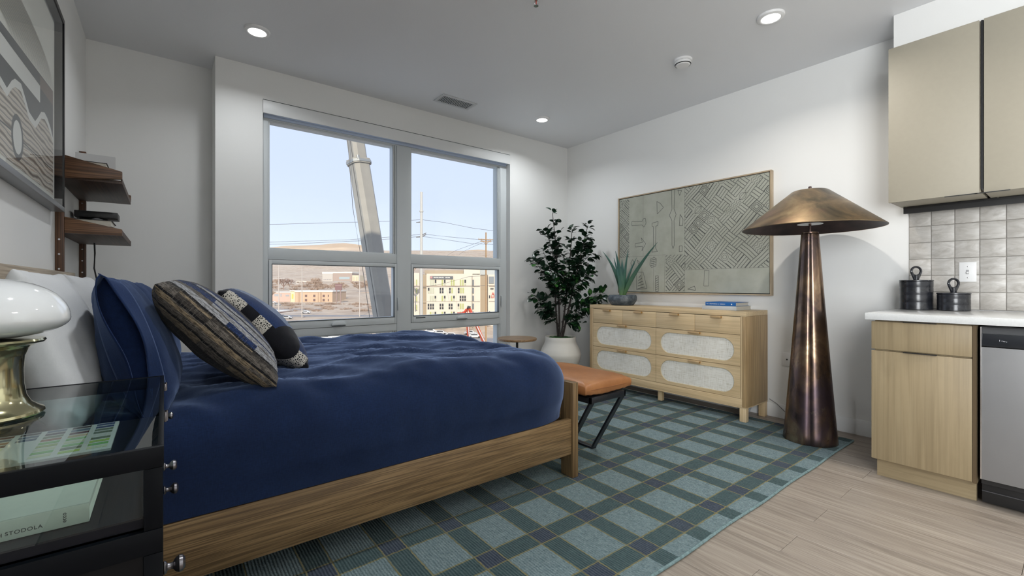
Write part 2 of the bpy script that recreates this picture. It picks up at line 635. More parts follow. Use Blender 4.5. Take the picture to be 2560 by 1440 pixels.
t = thing('air_vent', 'white slatted air vent in the ceiling above the window', 'air vent', (2.09, 3.53, H))
mb = MB()
vx0, vx1, vy0, vy1 = 1.925, 2.285, 3.445, 3.625
for q in ((vx0, vx1, vy0, vy0 + .026), (vx0, vx1, vy1 - .026, vy1), (vx0, vx0 + .026, vy0 + .026, vy1 - .026), (vx1 - .026, vx1, vy0 + .026, vy1 - .026)):
    mb.box(*q, H - .007, H - .0005, bev=.0015)
part(mb, 'frame', plain('vent_paint', (.62, .63, .64), .5), t)
part(MB().box(vx0 + .026, vx1 - .026, vy0 + .026, vy1 - .026, H - .0025, H - .0005), 'opening', m_dark, t)
for k in range(17):
    x = vx0 + .035 + k * (vx1 - vx0 - .07) / 16
    part(MB().box(x - .0026, x + .0026, vy0 + .026, vy1 - .026, H - .0085, H - .003), 'slat', plain('vent_paint', (.62, .63, .64)), t, smooth=0)
t = thing('smoke_detector', 'round white smoke detector on the ceiling', 'smoke detector', (3.045, 1.834, H))
part(MB().lathe([(0, H - .0005), (.066, H - .0005), (.066, H - .012), (.062, H - .016), (0, H - .016)], 36, (3.045, 1.834)), 'base', m_white, t)
part(MB().lathe([(.058, H - .0165), (.056, H - .034), (.046, H - .044), (0, H - .046)], 36, (3.045, 1.834)), 'cover', m_white, t)
part(MB().lathe([(.0565, H - .0335), (.0575, H - .0335), (.0545, H - .0385), (.0535, H - .0385)], 36, (3.045, 1.834), shape=lambda a, z: 1), 'sensor_slot', m_dark, t)
t = thing('fire_sprinkler', 'small chrome fire sprinkler hanging from the ceiling', 'sprinkler', (1.70, 1.951, H))
m_chrome = plain('chrome', (.75, .75, .76), .12, 1)
sx, sy = 1.70, 1.951
part(MB().lathe([(0, H - .0005), (.038, H - .0005), (.036, H - .008), (.022, H - .012), (0, H - .012)], 28, (sx, sy)), 'escutcheon', m_white, t)
fr = MB().cyl((sx, sy, H - .012), (sx, sy, H - .026), .010)
for s_ in (-1, 1):
    fr.tube([(sx + s_ * .009, sy, H - .024), (sx + s_ * .015, sy, H - .036), (sx + s_ * .011, sy, H - .050), (sx, sy, H - .056)], .0025, 6)
part(fr, 'frame', m_chrome, t)
dfl = MB().cyl((sx, sy, H - .056), (sx, sy, H - .058), .014, seg=20)
part(dfl, 'deflector', m_chrome, t)
part(MB().cyl((sx, sy, H - .027), (sx, sy, H - .052), .003, seg=8), 'bulb', plain('bulb_red', (.5, .05, .03), .2), t)

# wall plates
def plate(name, label, cat, face, cx, z0, z1, wd, kind):
    """face = 'right' (on x=XR) or 'back' (on y=YB); cx = the along-wall centre"""
    fx = XR - .0075 if name == 'light_switch' else XR
    def P(u0, u1, d0, d1, a, b, bev=0):
        m = MB()
        if face == 'right':
            m.box(fx - d1, fx - d0, cx + u0, cx + u1, a, b, bev=bev)
        else:
            m.box(cx + u0, cx + u1, YB - d1, YB - d0, a, b, bev=bev)
        return m
    t = thing(name, label, cat, (fx, cx, z0) if face == 'right' else (cx, YB, z0))
    part(P(-wd / 2, wd / 2, .0006, .006, z0, z1, .002), 'plate', m_white, t)
    zc = (z0 + z1) / 2
    if kind == 'toggle':
        part(P(-.006, .006, .006, .008, zc - .013, zc + .013, .0006), 'toggle_slot', plain('plate_gap', (.35, .35, .36), .5), t)
        part(P(-.0045, .0045, .007, .019, zc - .009, zc + .001, .0012), 'toggle', m_white, t)
        for q in (-.038, .03):
            part(P(-.003, .003, .006, .0072, zc + q, zc + q + .006, .0008), 'screw', m_chrome, t)
    elif kind == 'coax':
        part(P(-.005, .005, .006, .012, zc - .005, zc + .005, .001), 'socket', plain('socket_metal', (.10, .10, .10), .4, .6), t)
    else:
        for q in (.01, -.04):
            part(P(-.015, .015, .006, .0075, zc + q, zc + q + .028, .001), 'receptacle', m_white, t)
    return t
plate('wall_outlet', 'white wall plate with one dark socket beside the copper lamp', 'outlet', 'right', 1.447, .423, .532, .070, 'coax')
plate('wall_outlet', 'white wall outlet behind the tree planter, right of the window', 'outlet', 'back', 3.568, .414, .540, .075, 'duplex')
# ================================================================== kitchen
m_oak = wood('cabinet_laminate', (.235, .178, .10), (.305, .236, .137), (.34, .268, .16), 'z', .6, .5, fine=.25)
m_oakh = wood('plinth_laminate', (.235, .178, .10), (.305, .236, .137), (.34, .268, .16), 'y', .6, .5, fine=.25)
m_greige = plain('wall_cabinet_lacquer', (.345, .315, .25), .55, nz=(40, .015))
m_greige2 = plain('wall_cabinet_board', (.40, .365, .295), .6)
m_black = plain('black_metal', (.012, .012, .013), .4)
m_quartz = plain('quartz', (.66, .67, .665), .16, nz=(160, .04))
m_steel = plain('dishwasher_steel', (.30, .30, .305), .40, .5, nz=(3, .03), bump=(300, .03, .001))

# glazed tiles: children of the wall
tm = NB('zellige_tile')
f1 = tm.noise(tm.mapped((9, 9, 22), rnd=True), 1.0, 5, .6, 1.5)
oi = tm.n('ShaderNodeObjectInfo')
c = tm.ramp(f1, [(.3, (.37, .345, .315)), (.52, (.50, .48, .45)), (.7, (.60, .585, .56))])
c = tm.mix(tm.math('MULTIPLY', oi.outputs['Random'], .35), c, (.40, .375, .345))
tm.color(c)
tm.set(rough=.34, spec=.4)
tm.bump(tm.noise(tm.mapped((16, 16, 34), rnd=True), 1.0, 3, .5, 1.0), .30, .005)
m_tile = tm.m
rt = random.Random(4)
tile0 = None
TP = .1085
grout = part(MB().box(XR - .0035, XR - .0004, -.60, .7125, .917, 1.556), 'grout', plain('grout', (.33, .31, .285), .9), wr)
for r in range(6):
    for k in range(12):
        z0 = .9175 + r * .1065
        y1 = .7115 - k * TP
        if tile0 is None:
            mb = MB().box(-.0035, .0035, -TP / 2 + .0012, TP / 2 - .0012, -.052, .052, bev=.0025, seg=2)
            o = tile0 = mb.build('tile', m_tile, wr)
        else:
            o = tile0.copy(); COL.objects.link(o); o.parent = wr
        o.location = (XR - .0058 + rt.uniform(-.0006, .0006), y1 - TP / 2, z0 + .0533)
        o.rotation_euler = (rt.uniform(-.006, .006), rt.uniform(-.006, .006), rt.uniform(-.008, .008))
        if r == 5:
            o.scale.z = .98

plate('light_switch', 'white single toggle light switch on the tiled splashback', 'light switch', 'right', .437, 1.088, 1.210, .076, 'toggle')

CF = 3.110                                   # front plane of doors and drawers
t = thing('base_cabinet', 'light wood base cabinet with one drawer over one door', 'cabinet', (3.5, .53, 0))
part(MB().box(CF + .022, XR - .016, .318, .716, .10, .872), 'carcass', m_oak, t)
part(MB().box(3.170, 3.20, .325, .715, .0005, .10), 'toe_kick', m_oakh, t)
d = part(MB().box(CF, CF + .020, .334, .727, .716, .868, bev=.001), 'drawer', m_oak, t)
part(MB().box(CF - .012, CF + .001, .46, .59, .8685, .8715), 'handle', m_black, d)
d = part(MB().box(CF, CF + .020, .334, .727, .108, .707, bev=.001), 'door', m_oak, t)
part(MB().box(CF - .012, CF + .001, .46, .59, .7075, .7115), 'handle', m_black, d)
part(MB().box(CF + .006, CF + .021, .3185, .3325, .10, .872), 'filler_strip', plain('dark_edge', (.10, .065, .03), .7), t)

ct = thing('countertop', 'pale grey quartz countertop over the base cabinet and dishwasher', 'countertop', (3.5, 0, .876))
part(MB().box(3.078, XR - .0095, -2.3, .7485, .8775, .9145, bev=.002), 'slab', m_quartz, ct)

t = thing('dishwasher', 'stainless steel dishwasher with black control panel beside the wood cabinet', 'dishwasher', (3.5, 0, 0))
part(MB().box(3.135, XR - .05, -.285, .305, .105, .870), 'body', m_black, t)
dd = part(MB().box(3.096, 3.134, -.285, .305, .136, .772, bev=.003), 'door', m_steel, t)
part(MB().box(3.0945, 3.0958, .3005, .305, .138, .868), 'edge_trim', m_chrome, dd)
cp = MB().box(3.098, 3.134, -.285, .3045, .776, .836, bev=.003)
m_panel = plain('panel_black', (.016, .018, .022), .28)
cpo = part(cp, 'control_panel', m_panel, t)
part(MB().prism([(3.100, .8365), (3.125, .8365), (3.125, .866), (3.112, .866)], 'y', -.285, .3045), 'pull_recess', plain('recess_grey', (.05, .052, .055), .35), t)
for k, (dy, h_) in enumerate(((0, .007), (.0075, .0055), (.0125, .005), (.0165, .005), (.022, .0035))):
    part(MB().box(3.0972, 3.0979, .243 - dy - .0022, .243 - dy, .8035 - .0006 * k, .8035 - .0006 * k + h_), 'printed_mark', plain('print_grey', (.35, .36, .38), .5), cpo)
kp = part(MB().box(3.150, 3.17, -.285, .3045, .012, .128, bev=.002), 'kick_panel', m_black, t)
part(MB().box(3.146, 3.1498, -.285, .3045, .066, .070), 'seam', plain('seam_grey', (.06, .06, .065), .4), kp)

UX, UZ0, UZ1 = 3.50, 1.571, 2.512
def wall_cabinet(y0, y1, label, handle):
    t = thing('wall_cabinet', label, 'cabinet', (3.7, (y0 + y1) / 2, UZ0), group='greige wall cabinets')
    part(MB().box(UX + .021, XR - .002, y0 + .001, y1 - .001, UZ0 + .006, UZ1), 'carcass', m_greige2, t)
    d = part(MB().box(UX, UX + .019, y0 + .004, y1 - .002, UZ0, UZ1, bev=.001), 'door', m_greige, t)
    part(MB().box(UX - .011, UX + .002, handle - .065, handle + .065, UZ0 - .0045, UZ0 - .0008), 'handle', m_black, d)
    for q in (.06, .30):
        part(MB().cyl((UX + q, y1 - .03, UZ0 + .0035), (UX + q, y1 - .03, UZ0 + .0058), .005, seg=10), 'screw_cap', m_greige, t)
wall_cabinet(.345, .737, 'greige flat-front wall cabinet nearest the lamp, with black edge pull', .42)
wall_cabinet(-.09, .333, 'greige flat-front wall cabinet cut off by the frame, past the black gap', .30)
t = thing('cabinet_gap_dark', 'narrow black strip added for the dark of the gap between the two wall cabinets', 'dark strip', (3.6, .339, UZ0))
part(MB().box(UX + .012, XR - .1, .3345, .3435, UZ0 + .02, UZ1), 'strip', m_black, t)  # black strip stands in for the shade inside the open gap
t = thing('under_cabinet_light', 'long black light bar under the wall cabinets above the tiles', 'light bar', (3.86, .2, 1.53))
part(MB().box(3.80, XR - .012, -.60, .722, 1.5625, 1.5755, bev=.001), 'housing', m_black, t)
part(MB().box(3.803, 3.812, -.60, .722, 1.531, 1.5625), 'lip', m_black, t)
part(MB().box(3.83, 3.87, -.58, .70, 1.5575, 1.562), 'diffuser', plain('frosted', (.6, .6, .6), .5), t)

# canisters
cm = NB('canister_enamel')
cm.color(cm.ramp(cm.noise(cm.mapped((6, 6, 22)), 1.0, 3, .5), [(.3, (.010, .011, .014)), (.7, (.022, .024, .03))]))
cm.set(rough=.24, spec=.6)
cm.bump(cm.noise(cm.mapped((10, 10, 30)), 1.0, 2), .25, .004)
m_can = cm.m
def canister(x, y, r, h, label):
    z = .9150
    t = thing('canister', label, 'canister', (x, y, z), world=False)
    prof = [(0, .0005), (r - .003, .0005), (r, .003)]
    n = 4 if h > .14 else 3
    for k in range(1, n):                                   # slightly waisted bands
        zz = h * k / n
        prof += [(r - .0004, zz - .004), (r - .0016, zz), (r - .0004, zz + .004)]
    prof += [(r, h - .012), (r - .003, h - .009), (0, h - .009)]
    part(MB().lathe(prof, 48), 'body', m_can, t)
    lid = part(MB().lathe([(0, h - .0085), (r + .0012, h - .0085), (r + .0015, h - .001), (r - .002, h + .001), (0, h + .0015)], 48), 'lid', m_can, t)
    hb = MB()
    # ring on a flared foot, turned to face the room
    R, rr = .030, .0065
    zc = h + .056
    d = Vector((-y * 0 - .62, -.79, 0)).normalized()       # the ring's normal
    e1 = Vector((-d.y, d.x, 0))
    pts = []
    for k in range(33):
        a = 2 * pi * k / 32
        pts.append(e1 * (R * cos(a)) + Vector((0, 0, zc + R * .92 * sin(a))))
    hb.tube(pts, rr, 10)
    for s_ in (-1, 1):
        hb.tube([e1 * (s_ * R * .95) + Vector((0, 0, zc - .006)), e1 * (s_ * R * .62) + Vector((0, 0, zc - .030)), e1 * (s_ * .010) + Vector((0, 0, h + .008))], .007, 8)
    hb.cyl((0, 0, h + .0015), (0, 0, h + .030), .014, .017, 16)
    part(hb, 'handle', m_can, lid)
canister(3.735, .648, .081, .184, 'taller black canister with ring handle on the countertop')
canister(3.735, .479, .074, .107, 'shorter black canister with ring handle beside the light switch')
# ================================================================== bed
m_bed = wood('oak_frame', (.105, .062, .026), (.235, .148, .066), (.33, .22, .108), 'x', 1.5, .5)
m_bedz = wood('oak_post', (.105, .062, .026), (.235, .148, .066), (.33, .22, .108), 'z', 1.3, .5)
m_bedy = wood('oak_board', (.105, .062, .026), (.235, .148, .066), (.33, .22, .108), 'y', 1.3, .5)
m_headb = wood('headboard_oak', (.30, .235, .16), (.42, .345, .255), (.50, .42, .32), 'y', .8, .55)
BY0, BY1 = 1.722, 3.215
t = thing('bed', 'low oak bed frame with plank headboard and footboard', 'bed', (.7, 2.45, 0))
part(MB().box(-.350, 1.7595, BY0 + .003, BY0 + .033, .142, .335, bev=.002), 'side_rail', m_bed, t)
part(MB().box(-.350, 1.7595, BY1 - .033, BY1 - .003, .142, .335, bev=.002), 'side_rail', m_bed, t)
part(MB().box(-.400, -.352, 1.700, 3.120, .30, 1.129, bev=.002), 'headboard', m_headb, t)
for y in (1.72, 3.04):
    part(MB().box(-.398, -.354, y, y + .08, .0005, .2995, bev=.001), 'leg', m_bedz, t)
part(MB().box(1.760, 1.803, BY0 + .088, BY1 - .088, .150, .531, bev=.002), 'footboard', m_bedy, t)
for y in (BY0 - .006, BY1 - .080):
    part(MB().box(1.760, 1.803, y, y + .092, .0125, .532, bev=.002), 'leg', m_bedz, t)
part(MB().box(-.345, 1.66, BY0 + .07, BY1 - .07, .20, .58, bev=.06, seg=3), 'mattress', plain('mattress_ticking', (.6, .6, .6), .8), t)

def linen(name, c, nz=.22, weave=900, rough=.9, sheen=.25, slub=.55):
    b = NB(name)
    f = b.noise(b.mapped((3.2, 3.2, 3.2)), 1.0, 5, .6)
    wv = b.noise(b.mapped((weave * .14, weave, weave)), 1.0, 1, .5)
    wv2 = b.noise(b.mapped((weave, weave * .14, weave * .14)), 1.0, 1, .5)
    th = b.math('MULTIPLY', b.math('ADD', wv, wv2), .5)
    col = b.ramp(f, [(.25, [x * (1 - nz) for x in c]), (.75, [x * (1 + nz) for x in c])])
    col = b.mix(b.ramp(th, [(.36, (slub,)), (.62, (0.,))]), col, [x * .45 for x in c])
    b.color(col)
    b.set(rough=rough, sheen=sheen, sheen_rough=.45, spec=.15)
    b.b.inputs['Sheen Tint'].default_value = (min(1, c[0] * 5 + .30), min(1, c[1] * 5 + .36), min(1, c[2] * 4 + .50), 1)
    b.bump(th, .25 if slub > .2 else .06, .002)
    MATS[name] = b.m
    return b.m
m_navy = linen('navy_linen', (.0075, .0185, .060), .22, 420, sheen=1.0)
m_navyp = linen('navy_pillow_linen', (.0085, .021, .070), .22, 420, sheen=.45)
m_whitel = linen('white_cotton', (.66, .67, .68), .02, 700, sheen=.05, slub=.08)

# duvet: a rounded slab over the mattress, rumpled
def duvet_mesh():
    x0, x1, y0, y1, z0, z1 = -.345, 1.757, BY0 + .002, BY1 + .01, .3385, .705
    rx, ry, rz = .27, .12, .17
    t = bmesh.new()
    nx, ny, nz_ = 120, 86, 22
    def surf(p):
        # clamp to an inner box, then push out to the rounded skin (head end and underside stay square)
        ix = min(p.x, x1 - rx); iy = min(max(p.y, y0 + ry), y1 - ry); iz = min(p.z, z1 - rz)
        d = Vector(((p.x - ix) / rx, (p.y - iy) / ry, (p.z - iz) / rz))
        if d.length > 1e-6:
            L = d.length
            m = max(abs(d.x), abs(d.y), abs(d.z))
            d = d / L * m
            q = Vector((ix + d.x * rx, iy + d.y * ry, iz + d.z * rz))
            n = Vector((d.x / rx, d.y / ry, d.z / rz)).normalized()
        else:
            q = p.copy(); n = Vector((0, 0, 1))
        u, v = q.x, q.y
        top = max(0, n.z)
        side = 1 - top
        # broad swell and long creases running down the bed
        h = .018 * noise.noise(Vector((u * 1.7, v * 1.4, 3.1)))
        a = .55 * u + v
        h += top * (.026 * noise.noise(Vector((u * 1.6 + .8 * v, a * 7.0, 9.2))) + .015 * noise.noise(Vector((u * 4.5, a * 15, 4.2))) + .006 * noise.noise(Vector((u * 11, v * 24, 1.7))))
        h += top * (.026 * (1 - abs(noise.noise(Vector((u * 1.7 + .5 * v, v * 4.4 + u * 1.6, 22.0)))) * 2.4) ** 3 * .5 + .010 * max(0, 1 - 3 * abs(noise.noise(Vector((u * 3.2 - v, v * 7.5 + u * 2.6, 31.0))))))
        h += side * (.010 * noise.noise(Vector((u * 3.0, q.z * 2.0, 7.7 + v))) + .0035 * noise.noise(Vector((u * 12, q.z * 7, 2.2 + v))))
        # flat at the hem, bulging mid-side
        hz = min(1.0, max(0.0, (q.z - z0) / .10))
        bul = side * .016 * math.sin(pi * min(1, (q.z - z0) / (z1 - z0)))
        if abs(n.y) > .5 and n.y < 0:
            bul *= .6 + .6 * max(0, min(1, u / 1.7))
        sink = -.03 * math.exp(-((u - .05) ** 2) / .10) * top      # pressed down under the pillows
        q = q + n * (h * (.15 + .85 * hz) + bul * hz)
        q.z += sink
        q.x = min(q.x, 1.7585)
        q.y = max(q.y, 1.704)
        return q
    cache = {}
    def V(x, y, z):
        k = (round(x, 5), round(y, 5), round(z, 5))
        if k not in cache:
            cache[k] = t.verts.new(surf(Vector((x, y, z))))
        return cache[k]
    def rng(a, b, n):
        return [a + (b - a) * i / n for i in range(n + 1)]
    X, Y, Z = rng(x0, x1, nx), rng(y0, y1, ny), rng(z0, z1, nz_)
    for i in range(nx):
        for j in range(ny):
            t.faces.new((V(X[i], Y[j], z1), V(X[i + 1], Y[j], z1), V(X[i + 1], Y[j + 1], z1), V(X[i], Y[j + 1], z1)))
    for i in range(nx):
        for k in range(nz_):
            t.faces.new((V(X[i], y0, Z[k]), V(X[i + 1], y0, Z[k]), V(X[i + 1], y0, Z[k + 1]), V(X[i], y0, Z[k + 1])))
            t.faces.new((V(X[i], y1, Z[k]), V(X[i], y1, Z[k + 1]), V(X[i + 1], y1, Z[k + 1]), V(X[i + 1], y1, Z[k])))
    for j in range(ny):
        for k in range(nz_):
            t.faces.new((V(x1, Y[j], Z[k]), V(x1, Y[j + 1], Z[k]), V(x1, Y[j + 1], Z[k + 1]), V(x1, Y[j], Z[k + 1])))
            t.faces.new((V(x0, Y[j], Z[k]), V(x0, Y[j], Z[k + 1]), V(x0, Y[j + 1], Z[k + 1]), V(x0, Y[j + 1], Z[k])))
    return t
mb = MB(); mb.bm.free(); mb.bm = duvet_mesh()
du = mb.build('duvet', m_navy, smooth=80)
tag(du, 'rumpled navy blue linen duvet spread over the oak bed', 'duvet')

# ------------------------------------------------------------------ pillows
def pillow_mb(w, h, th, n=34, pull=.06, pw=.42, seed=0, amp=.012, flange=0, sag=0.0):
    """a stuffed square in its own x (width), y (height) plane; z is the thickness"""
    mb = MB()
    t = bmesh.new()
    def P(u, v, s):
        eu, ev = 1 - u * u, 1 - v * v
        x = u * w / 2 * (1 - pull * ev ** 1.0 * abs(u) ** 2)
        y = v * h / 2 * (1 - pull * eu ** 1.0 * abs(v) ** 2)
        k = (max(0, eu) ** pw) * (max(0, ev) ** pw)
        z = s * th / 2 * k * (1 + sag * -v)
        q = Vector((x, y, z))
        if k > 0:
            nn = noise.noise(Vector((x * 5.5 + seed, y * 5.5, s * 3 + seed))) * amp + noise.noise(Vector((x * 15 + seed, y * 11, s * 5))) * amp * .4
            q.z += nn * min(1, k * 1.6)
            # pleats gathering into the seams
            q.z += s * .004 * (1 - k) * math.sin(26 * (u + v) + seed) * min(1, k * 5)
        return q
    rim = {}
    for s in (1, -1):
        G = []
        for i in range(n + 1):
            row = []
            for j in range(n + 1):
                u = math.sin((2 * i / n - 1) * pi / 2); v = math.sin((2 * j / n - 1) * pi / 2)
                if i in (0, n) or j in (0, n):
                    if (i, j) not in rim:
                        rim[(i, j)] = t.verts.new(P(u, v, 1))
                    row.append(rim[(i, j)])
                else:
                    row.append(t.verts.new(P(u, v, s)))
            G.append(row)
        for i in range(n):
            for j in range(n):
                q = (G[i][j], G[i + 1][j], G[i + 1][j + 1], G[i][j + 1])
                t.faces.new(q if s > 0 else q[::-1])
    mb._join(t)
    return mb
def pose(o, origin, xdir, ydir):
    o.matrix_world = frame_m(origin, xdir, ydir)
def lean(deg, yaw=0):
    """x runs across the bed (+Y), y leans back from vertical by deg, facing the foot (+X)"""
    a = radians(deg)
    xd = Vector((sin(radians(yaw)), cos(radians(yaw)), 0))
    face = Vector((cos(radians(yaw)), -sin(radians(yaw)), 0))
    yd = Vector((0, 0, 1)) * cos(a) - face * sin(a)
    return xd, yd

def euro(name, label, mat, center, w, h, th, deg, yaw, seed, group, flange=True, **kw):
    o = pillow_mb(w, h, th, seed=seed, **kw).build(name, mat, smooth=70)
    tag(o, label, 'pillow', group)
    xd, yd = lean(deg, yaw)
    pose(o, center, xd, yd)
    return o
wp = euro('pillow', 'white pillow leaning on the headboard, nearest the nightstand', m_whitel, (-.255, 2.02, .882), .64, .47, .17, 13, 0, 3, 'white sleeping pillows', pull=.05, pw=.36, amp=.02, sag=.25)
wp2 = euro('pillow', 'white pillow at the far side of the bed, behind the navy ones', m_whitel, (-.255, 2.76, .882), .64, .47, .17, 13, 0, 8, 'white sleeping pillows', pull=.05, pw=.36, amp=.02, sag=.25)
np_ = euro('pillow', 'plain navy pillow with folded open flap, between white and striped pillows', m_navyp, (-.078, 2.06, .872), .64, .455, .20, 15, 0, 5, 'navy linen pillows', pull=.05, pw=.36, amp=.014, sag=.25)
np2 = euro('pillow', 'plain navy pillow at the far side, behind the patterned cushion', m_navyp, (-.06, 2.78, .868), .64, .445, .20, 15, 0, 6, 'navy linen pillows', pull=.05, pw=.36, amp=.014, sag=.25)
# the navy sham's loose open end: two lips of cloth with a hollow between them
def flap(u, v, sg=1):
    # a lip of cloth along the near end of the sham, standing open towards the top and closing below
    s = -1 + 2 * v
    up = max(0.0, min(1.0, (s + .9) / 1.5))
    zb = .105 * .50 * max(.0, 1 - s * s) ** .36 + .004
    k = u
    zz = zb * (1 - .55 * k) + .010 * k * math.sin(4 * s + sg)
    x = -.286 - (.030 + .030 * up) * k - .006 * k * math.sin(7 * s)
    y = s * .216 * (1 + .05 * k) + .012 * k * up
    return Vector((x, y, sg * zz))
fm = MB(); fm.grid(flap, 8, 36)
fm.grid(lambda u, v: flap(u, v, -1), 8, 36)
fo = part(fm, 'open_flap', m_navyp, np_, smooth=70)
so = fo.modifiers.new('cloth', 'SOLIDIFY'); so.thickness = .003

# striped woven cushion
b = NB('striped_weave')
X_, Y_, Z_ = b.sep()[:3]
side_ = b.math('MINIMUM', b.math('MAXIMUM', b.math('MULTIPLY', Z_, 18.0), -1.0), 1.0)
sx_ = b.math('ADD', .46, b.math('ADD', b.math('MULTIPLY', Z_, 2.7), b.math('MULTIPLY', side_, b.math('MULTIPLY', b.math('ADD', X_, .25), 1.0))))   # the weave runs round the near edge
wob = b.math('MULTIPLY', b.math('SUBTRACT', b.noise(b.mapped((1, 6, 1)), 1.0, 2), .5), .05)
sx2 = b.math('ADD', sx_, wob)
K, CH, DK, TAN, LT, NV, GR = (.010, .010, .012), (.055, .048, .042), (.022, .021, .022), (.25, .195, .13), (.34, .345, .36), (.016, .035, .11), (.13, .115, .10)
st = [(0, K), (.05, CH), (.12, DK), (.16, CH), (.22, K), (.245, GR), (.33, K), (.355, TAN), (.41, GR), (.455, K), (.475, CH), (.53, TAN), (.565, K), (.585, NV), (.65, LT), (.70, NV), (.715, LT), (.77, K), (.79, LT), (.83, NV), (.90, GR), (.95, K)]
ca = b.ramp(sx2, st, 'CONSTANT')
st2 = [(0, K), (.05, DK), (.12, CH), (.16, K), (.22, K), (.245, TAN), (.33, K), (.355, GR), (.41, TAN), (.455, K), (.475, GR), (.53, CH), (.565, K), (.585, LT), (.65, GR), (.70, NV), (.715, NV), (.77, K), (.79, NV), (.83, GR), (.90, CH), (.95, K)]
cb_ = b.ramp(sx2, st2, 'CONSTANT')
cell = b.n('ShaderNodeTexWhiteNoise', noise_dimensions='2D')
cmb = b.n('ShaderNodeCombineXYZ')
b.l(b.math('FLOOR', b.math('MULTIPLY', sx2, 9.0)), cmb.inputs[0])
b.l(b.math('FLOOR', b.math('ADD', b.math('MULTIPLY', Y_, 8.0), b.math('MULTIPLY', b.math('FLOOR', b.math('MULTIPLY', sx2, 9.0)), .37))), cmb.inputs[1])
b.l(cmb.outputs[0], cell.inputs['Vector'])
colr = b.mix(b.math('GREATER_THAN', cell.outputs['Value'], .55), ca, cb_)
thr = b.noise(b.mapped((330, 45, 330)), 1.0, 2, .6)
colr = b.mix(b.ramp(thr, [(.38, (.75,)), (.60, (0.,))]), colr, (.008, .008, .009))
thr2 = b.noise(b.mapped((60, 420, 60)), 1.0, 2, .6)
colr = b.mix(b.ramp(thr2, [(.56, (0.,)), (.70, (.22,))]), colr, (.40, .37, .33))
b.color(colr); b.set(rough=.95, sheen=.1, spec=.1); b.bump(thr, .5, .003)
m_stripe = b.m
sp = pillow_mb(.50, .50, .205, seed=11, pull=.035, pw=.40, amp=.008).build('cushion', m_stripe, smooth=70)
tag(sp, 'square cushion striped in charcoal, tan and blue, front of the pillows', 'cushion', 'throw cushions on the bed')
A_ = Vector((-.018, 1.795, 1.066)); Cc = Vector((.312, 1.775, .712))
yd = (A_ - Cc).normalized()
xd = Vector((.06, 1, .02)); xd = (xd - yd * xd.dot(yd)).normalized()
pose(sp, (A_ + Cc) / 2 + xd * .25, xd, yd)

# patterned cushion in navy, black and pebble print
b = NB('pebble_print')
X_, Y_, Z_ = b.sep()[:3]
vo = b.n('ShaderNodeTexVoronoi', feature='DISTANCE_TO_EDGE')
vo.inputs['Scale'].default_value = 1.0
b.l(b.mapped((125, 125, 125)), vo.inputs['Vector'])
peb = b.ramp(vo.outputs['Distance'], [(.0, (.56, .53, .47)), (.17, (.56, .53, .47)), (.22, (.012, .012, .014))])
bl = (.009, .009, .011)
nv = (.020, .040, .115)
lightb = (.20, .25, .36)
s_ = b.math('ADD', b.math('MULTIPLY', Y_, 2.05), .5)               # 0 bottom .. 1 top
side_ = b.math('MINIMUM', b.math('MAXIMUM', b.math('MULTIPLY', Z_, 18.0), -1.0), 1.0)
d0_ = b.math('SUBTRACT', b.math('ADD', b.math('MULTIPLY', Z_, 2.6), b.math('MULTIPLY', side_, b.math('MULTIPLY', b.math('ADD', X_, .235), 1.1))), .20)
d_ = b.math('ADD', d0_, b.math('MULTIPLY', b.math('SUBTRACT', b.noise(b.mapped((0, 3, 0)), 1.0, 2), .5), .06))
band = b.ramp(s_, [(0, (0.,)), (.07, (1.,)), (.28, (0.,)), (.50, (1.,)), (.63, (0.,)), (.76, (1.,)), (.94, (0.,))], 'CONSTANT')
base = b.mix(band, bl, peb)
base = b.mix(b.math('GREATER_THAN', d_, -.09), base, nv)
base = b.mix(b.math('GREATER_THAN', d_, .10), base, lightb)
rad = b.math('ADD', b.math('POWER', b.math('SUBTRACT', Z_, .012), 2), b.math('POWER', b.math('SUBTRACT', Y_, -.085), 2))
base = b.mix(b.math('LESS_THAN', rad, .0050), base, bl)
wv = b.noise(b.mapped((300, 300, 300)), 1.0, 1)
b.color(b.mix(b.ramp(wv, [(.4, (.35,)), (.6, (0.,))]), base, (.01, .012, .02)))
b.set(rough=.95, sheen=.15, spec=.1); b.bump(wv, .3, .002)
pp = pillow_mb(.47, .47, .19, seed=21, pull=.05, pw=.42, amp=.010).build('cushion', b.m, smooth=70)
tag(pp, 'square cushion in navy and black with pebble print, behind the striped one', 'cushion', 'throw cushions on the bed')
A_ = Vector((.178, 2.10, 1.036)); Cc = Vector((.488, 2.075, .712))
yd = (A_ - Cc).normalized()
xd = Vector((.05, 1, .02)); xd = (xd - yd * xd.dot(yd)).normalized()
pose(pp, (A_ + Cc) / 2 + xd * .235, xd, yd)
# ================================================================== nightstand: black vitrine with glass top and front
NX0, NX1, NY0, NY1, NT = -.405, .0, .948, 1.690, .80
m_blk = plain('nightstand_metal', (.003, .004, .006), .42, spec=.12)
m_blk2 = plain('nightstand_panel', (.004, .004, .005), .5, spec=.2)
m_gl = glass('vitrine_glass', (.86, .93, .93), 1.52)
m_knob = plain('pewter', (.20, .19, .20), .25, .9)
m_shelfd = plain('vitrine_shelf', (.012, .012, .016), .40, spec=.15)
t = thing('nightstand', 'black metal nightstand with glass top, glass sides and round pewter knobs', 'nightstand', (-.2, 1.32, 0))
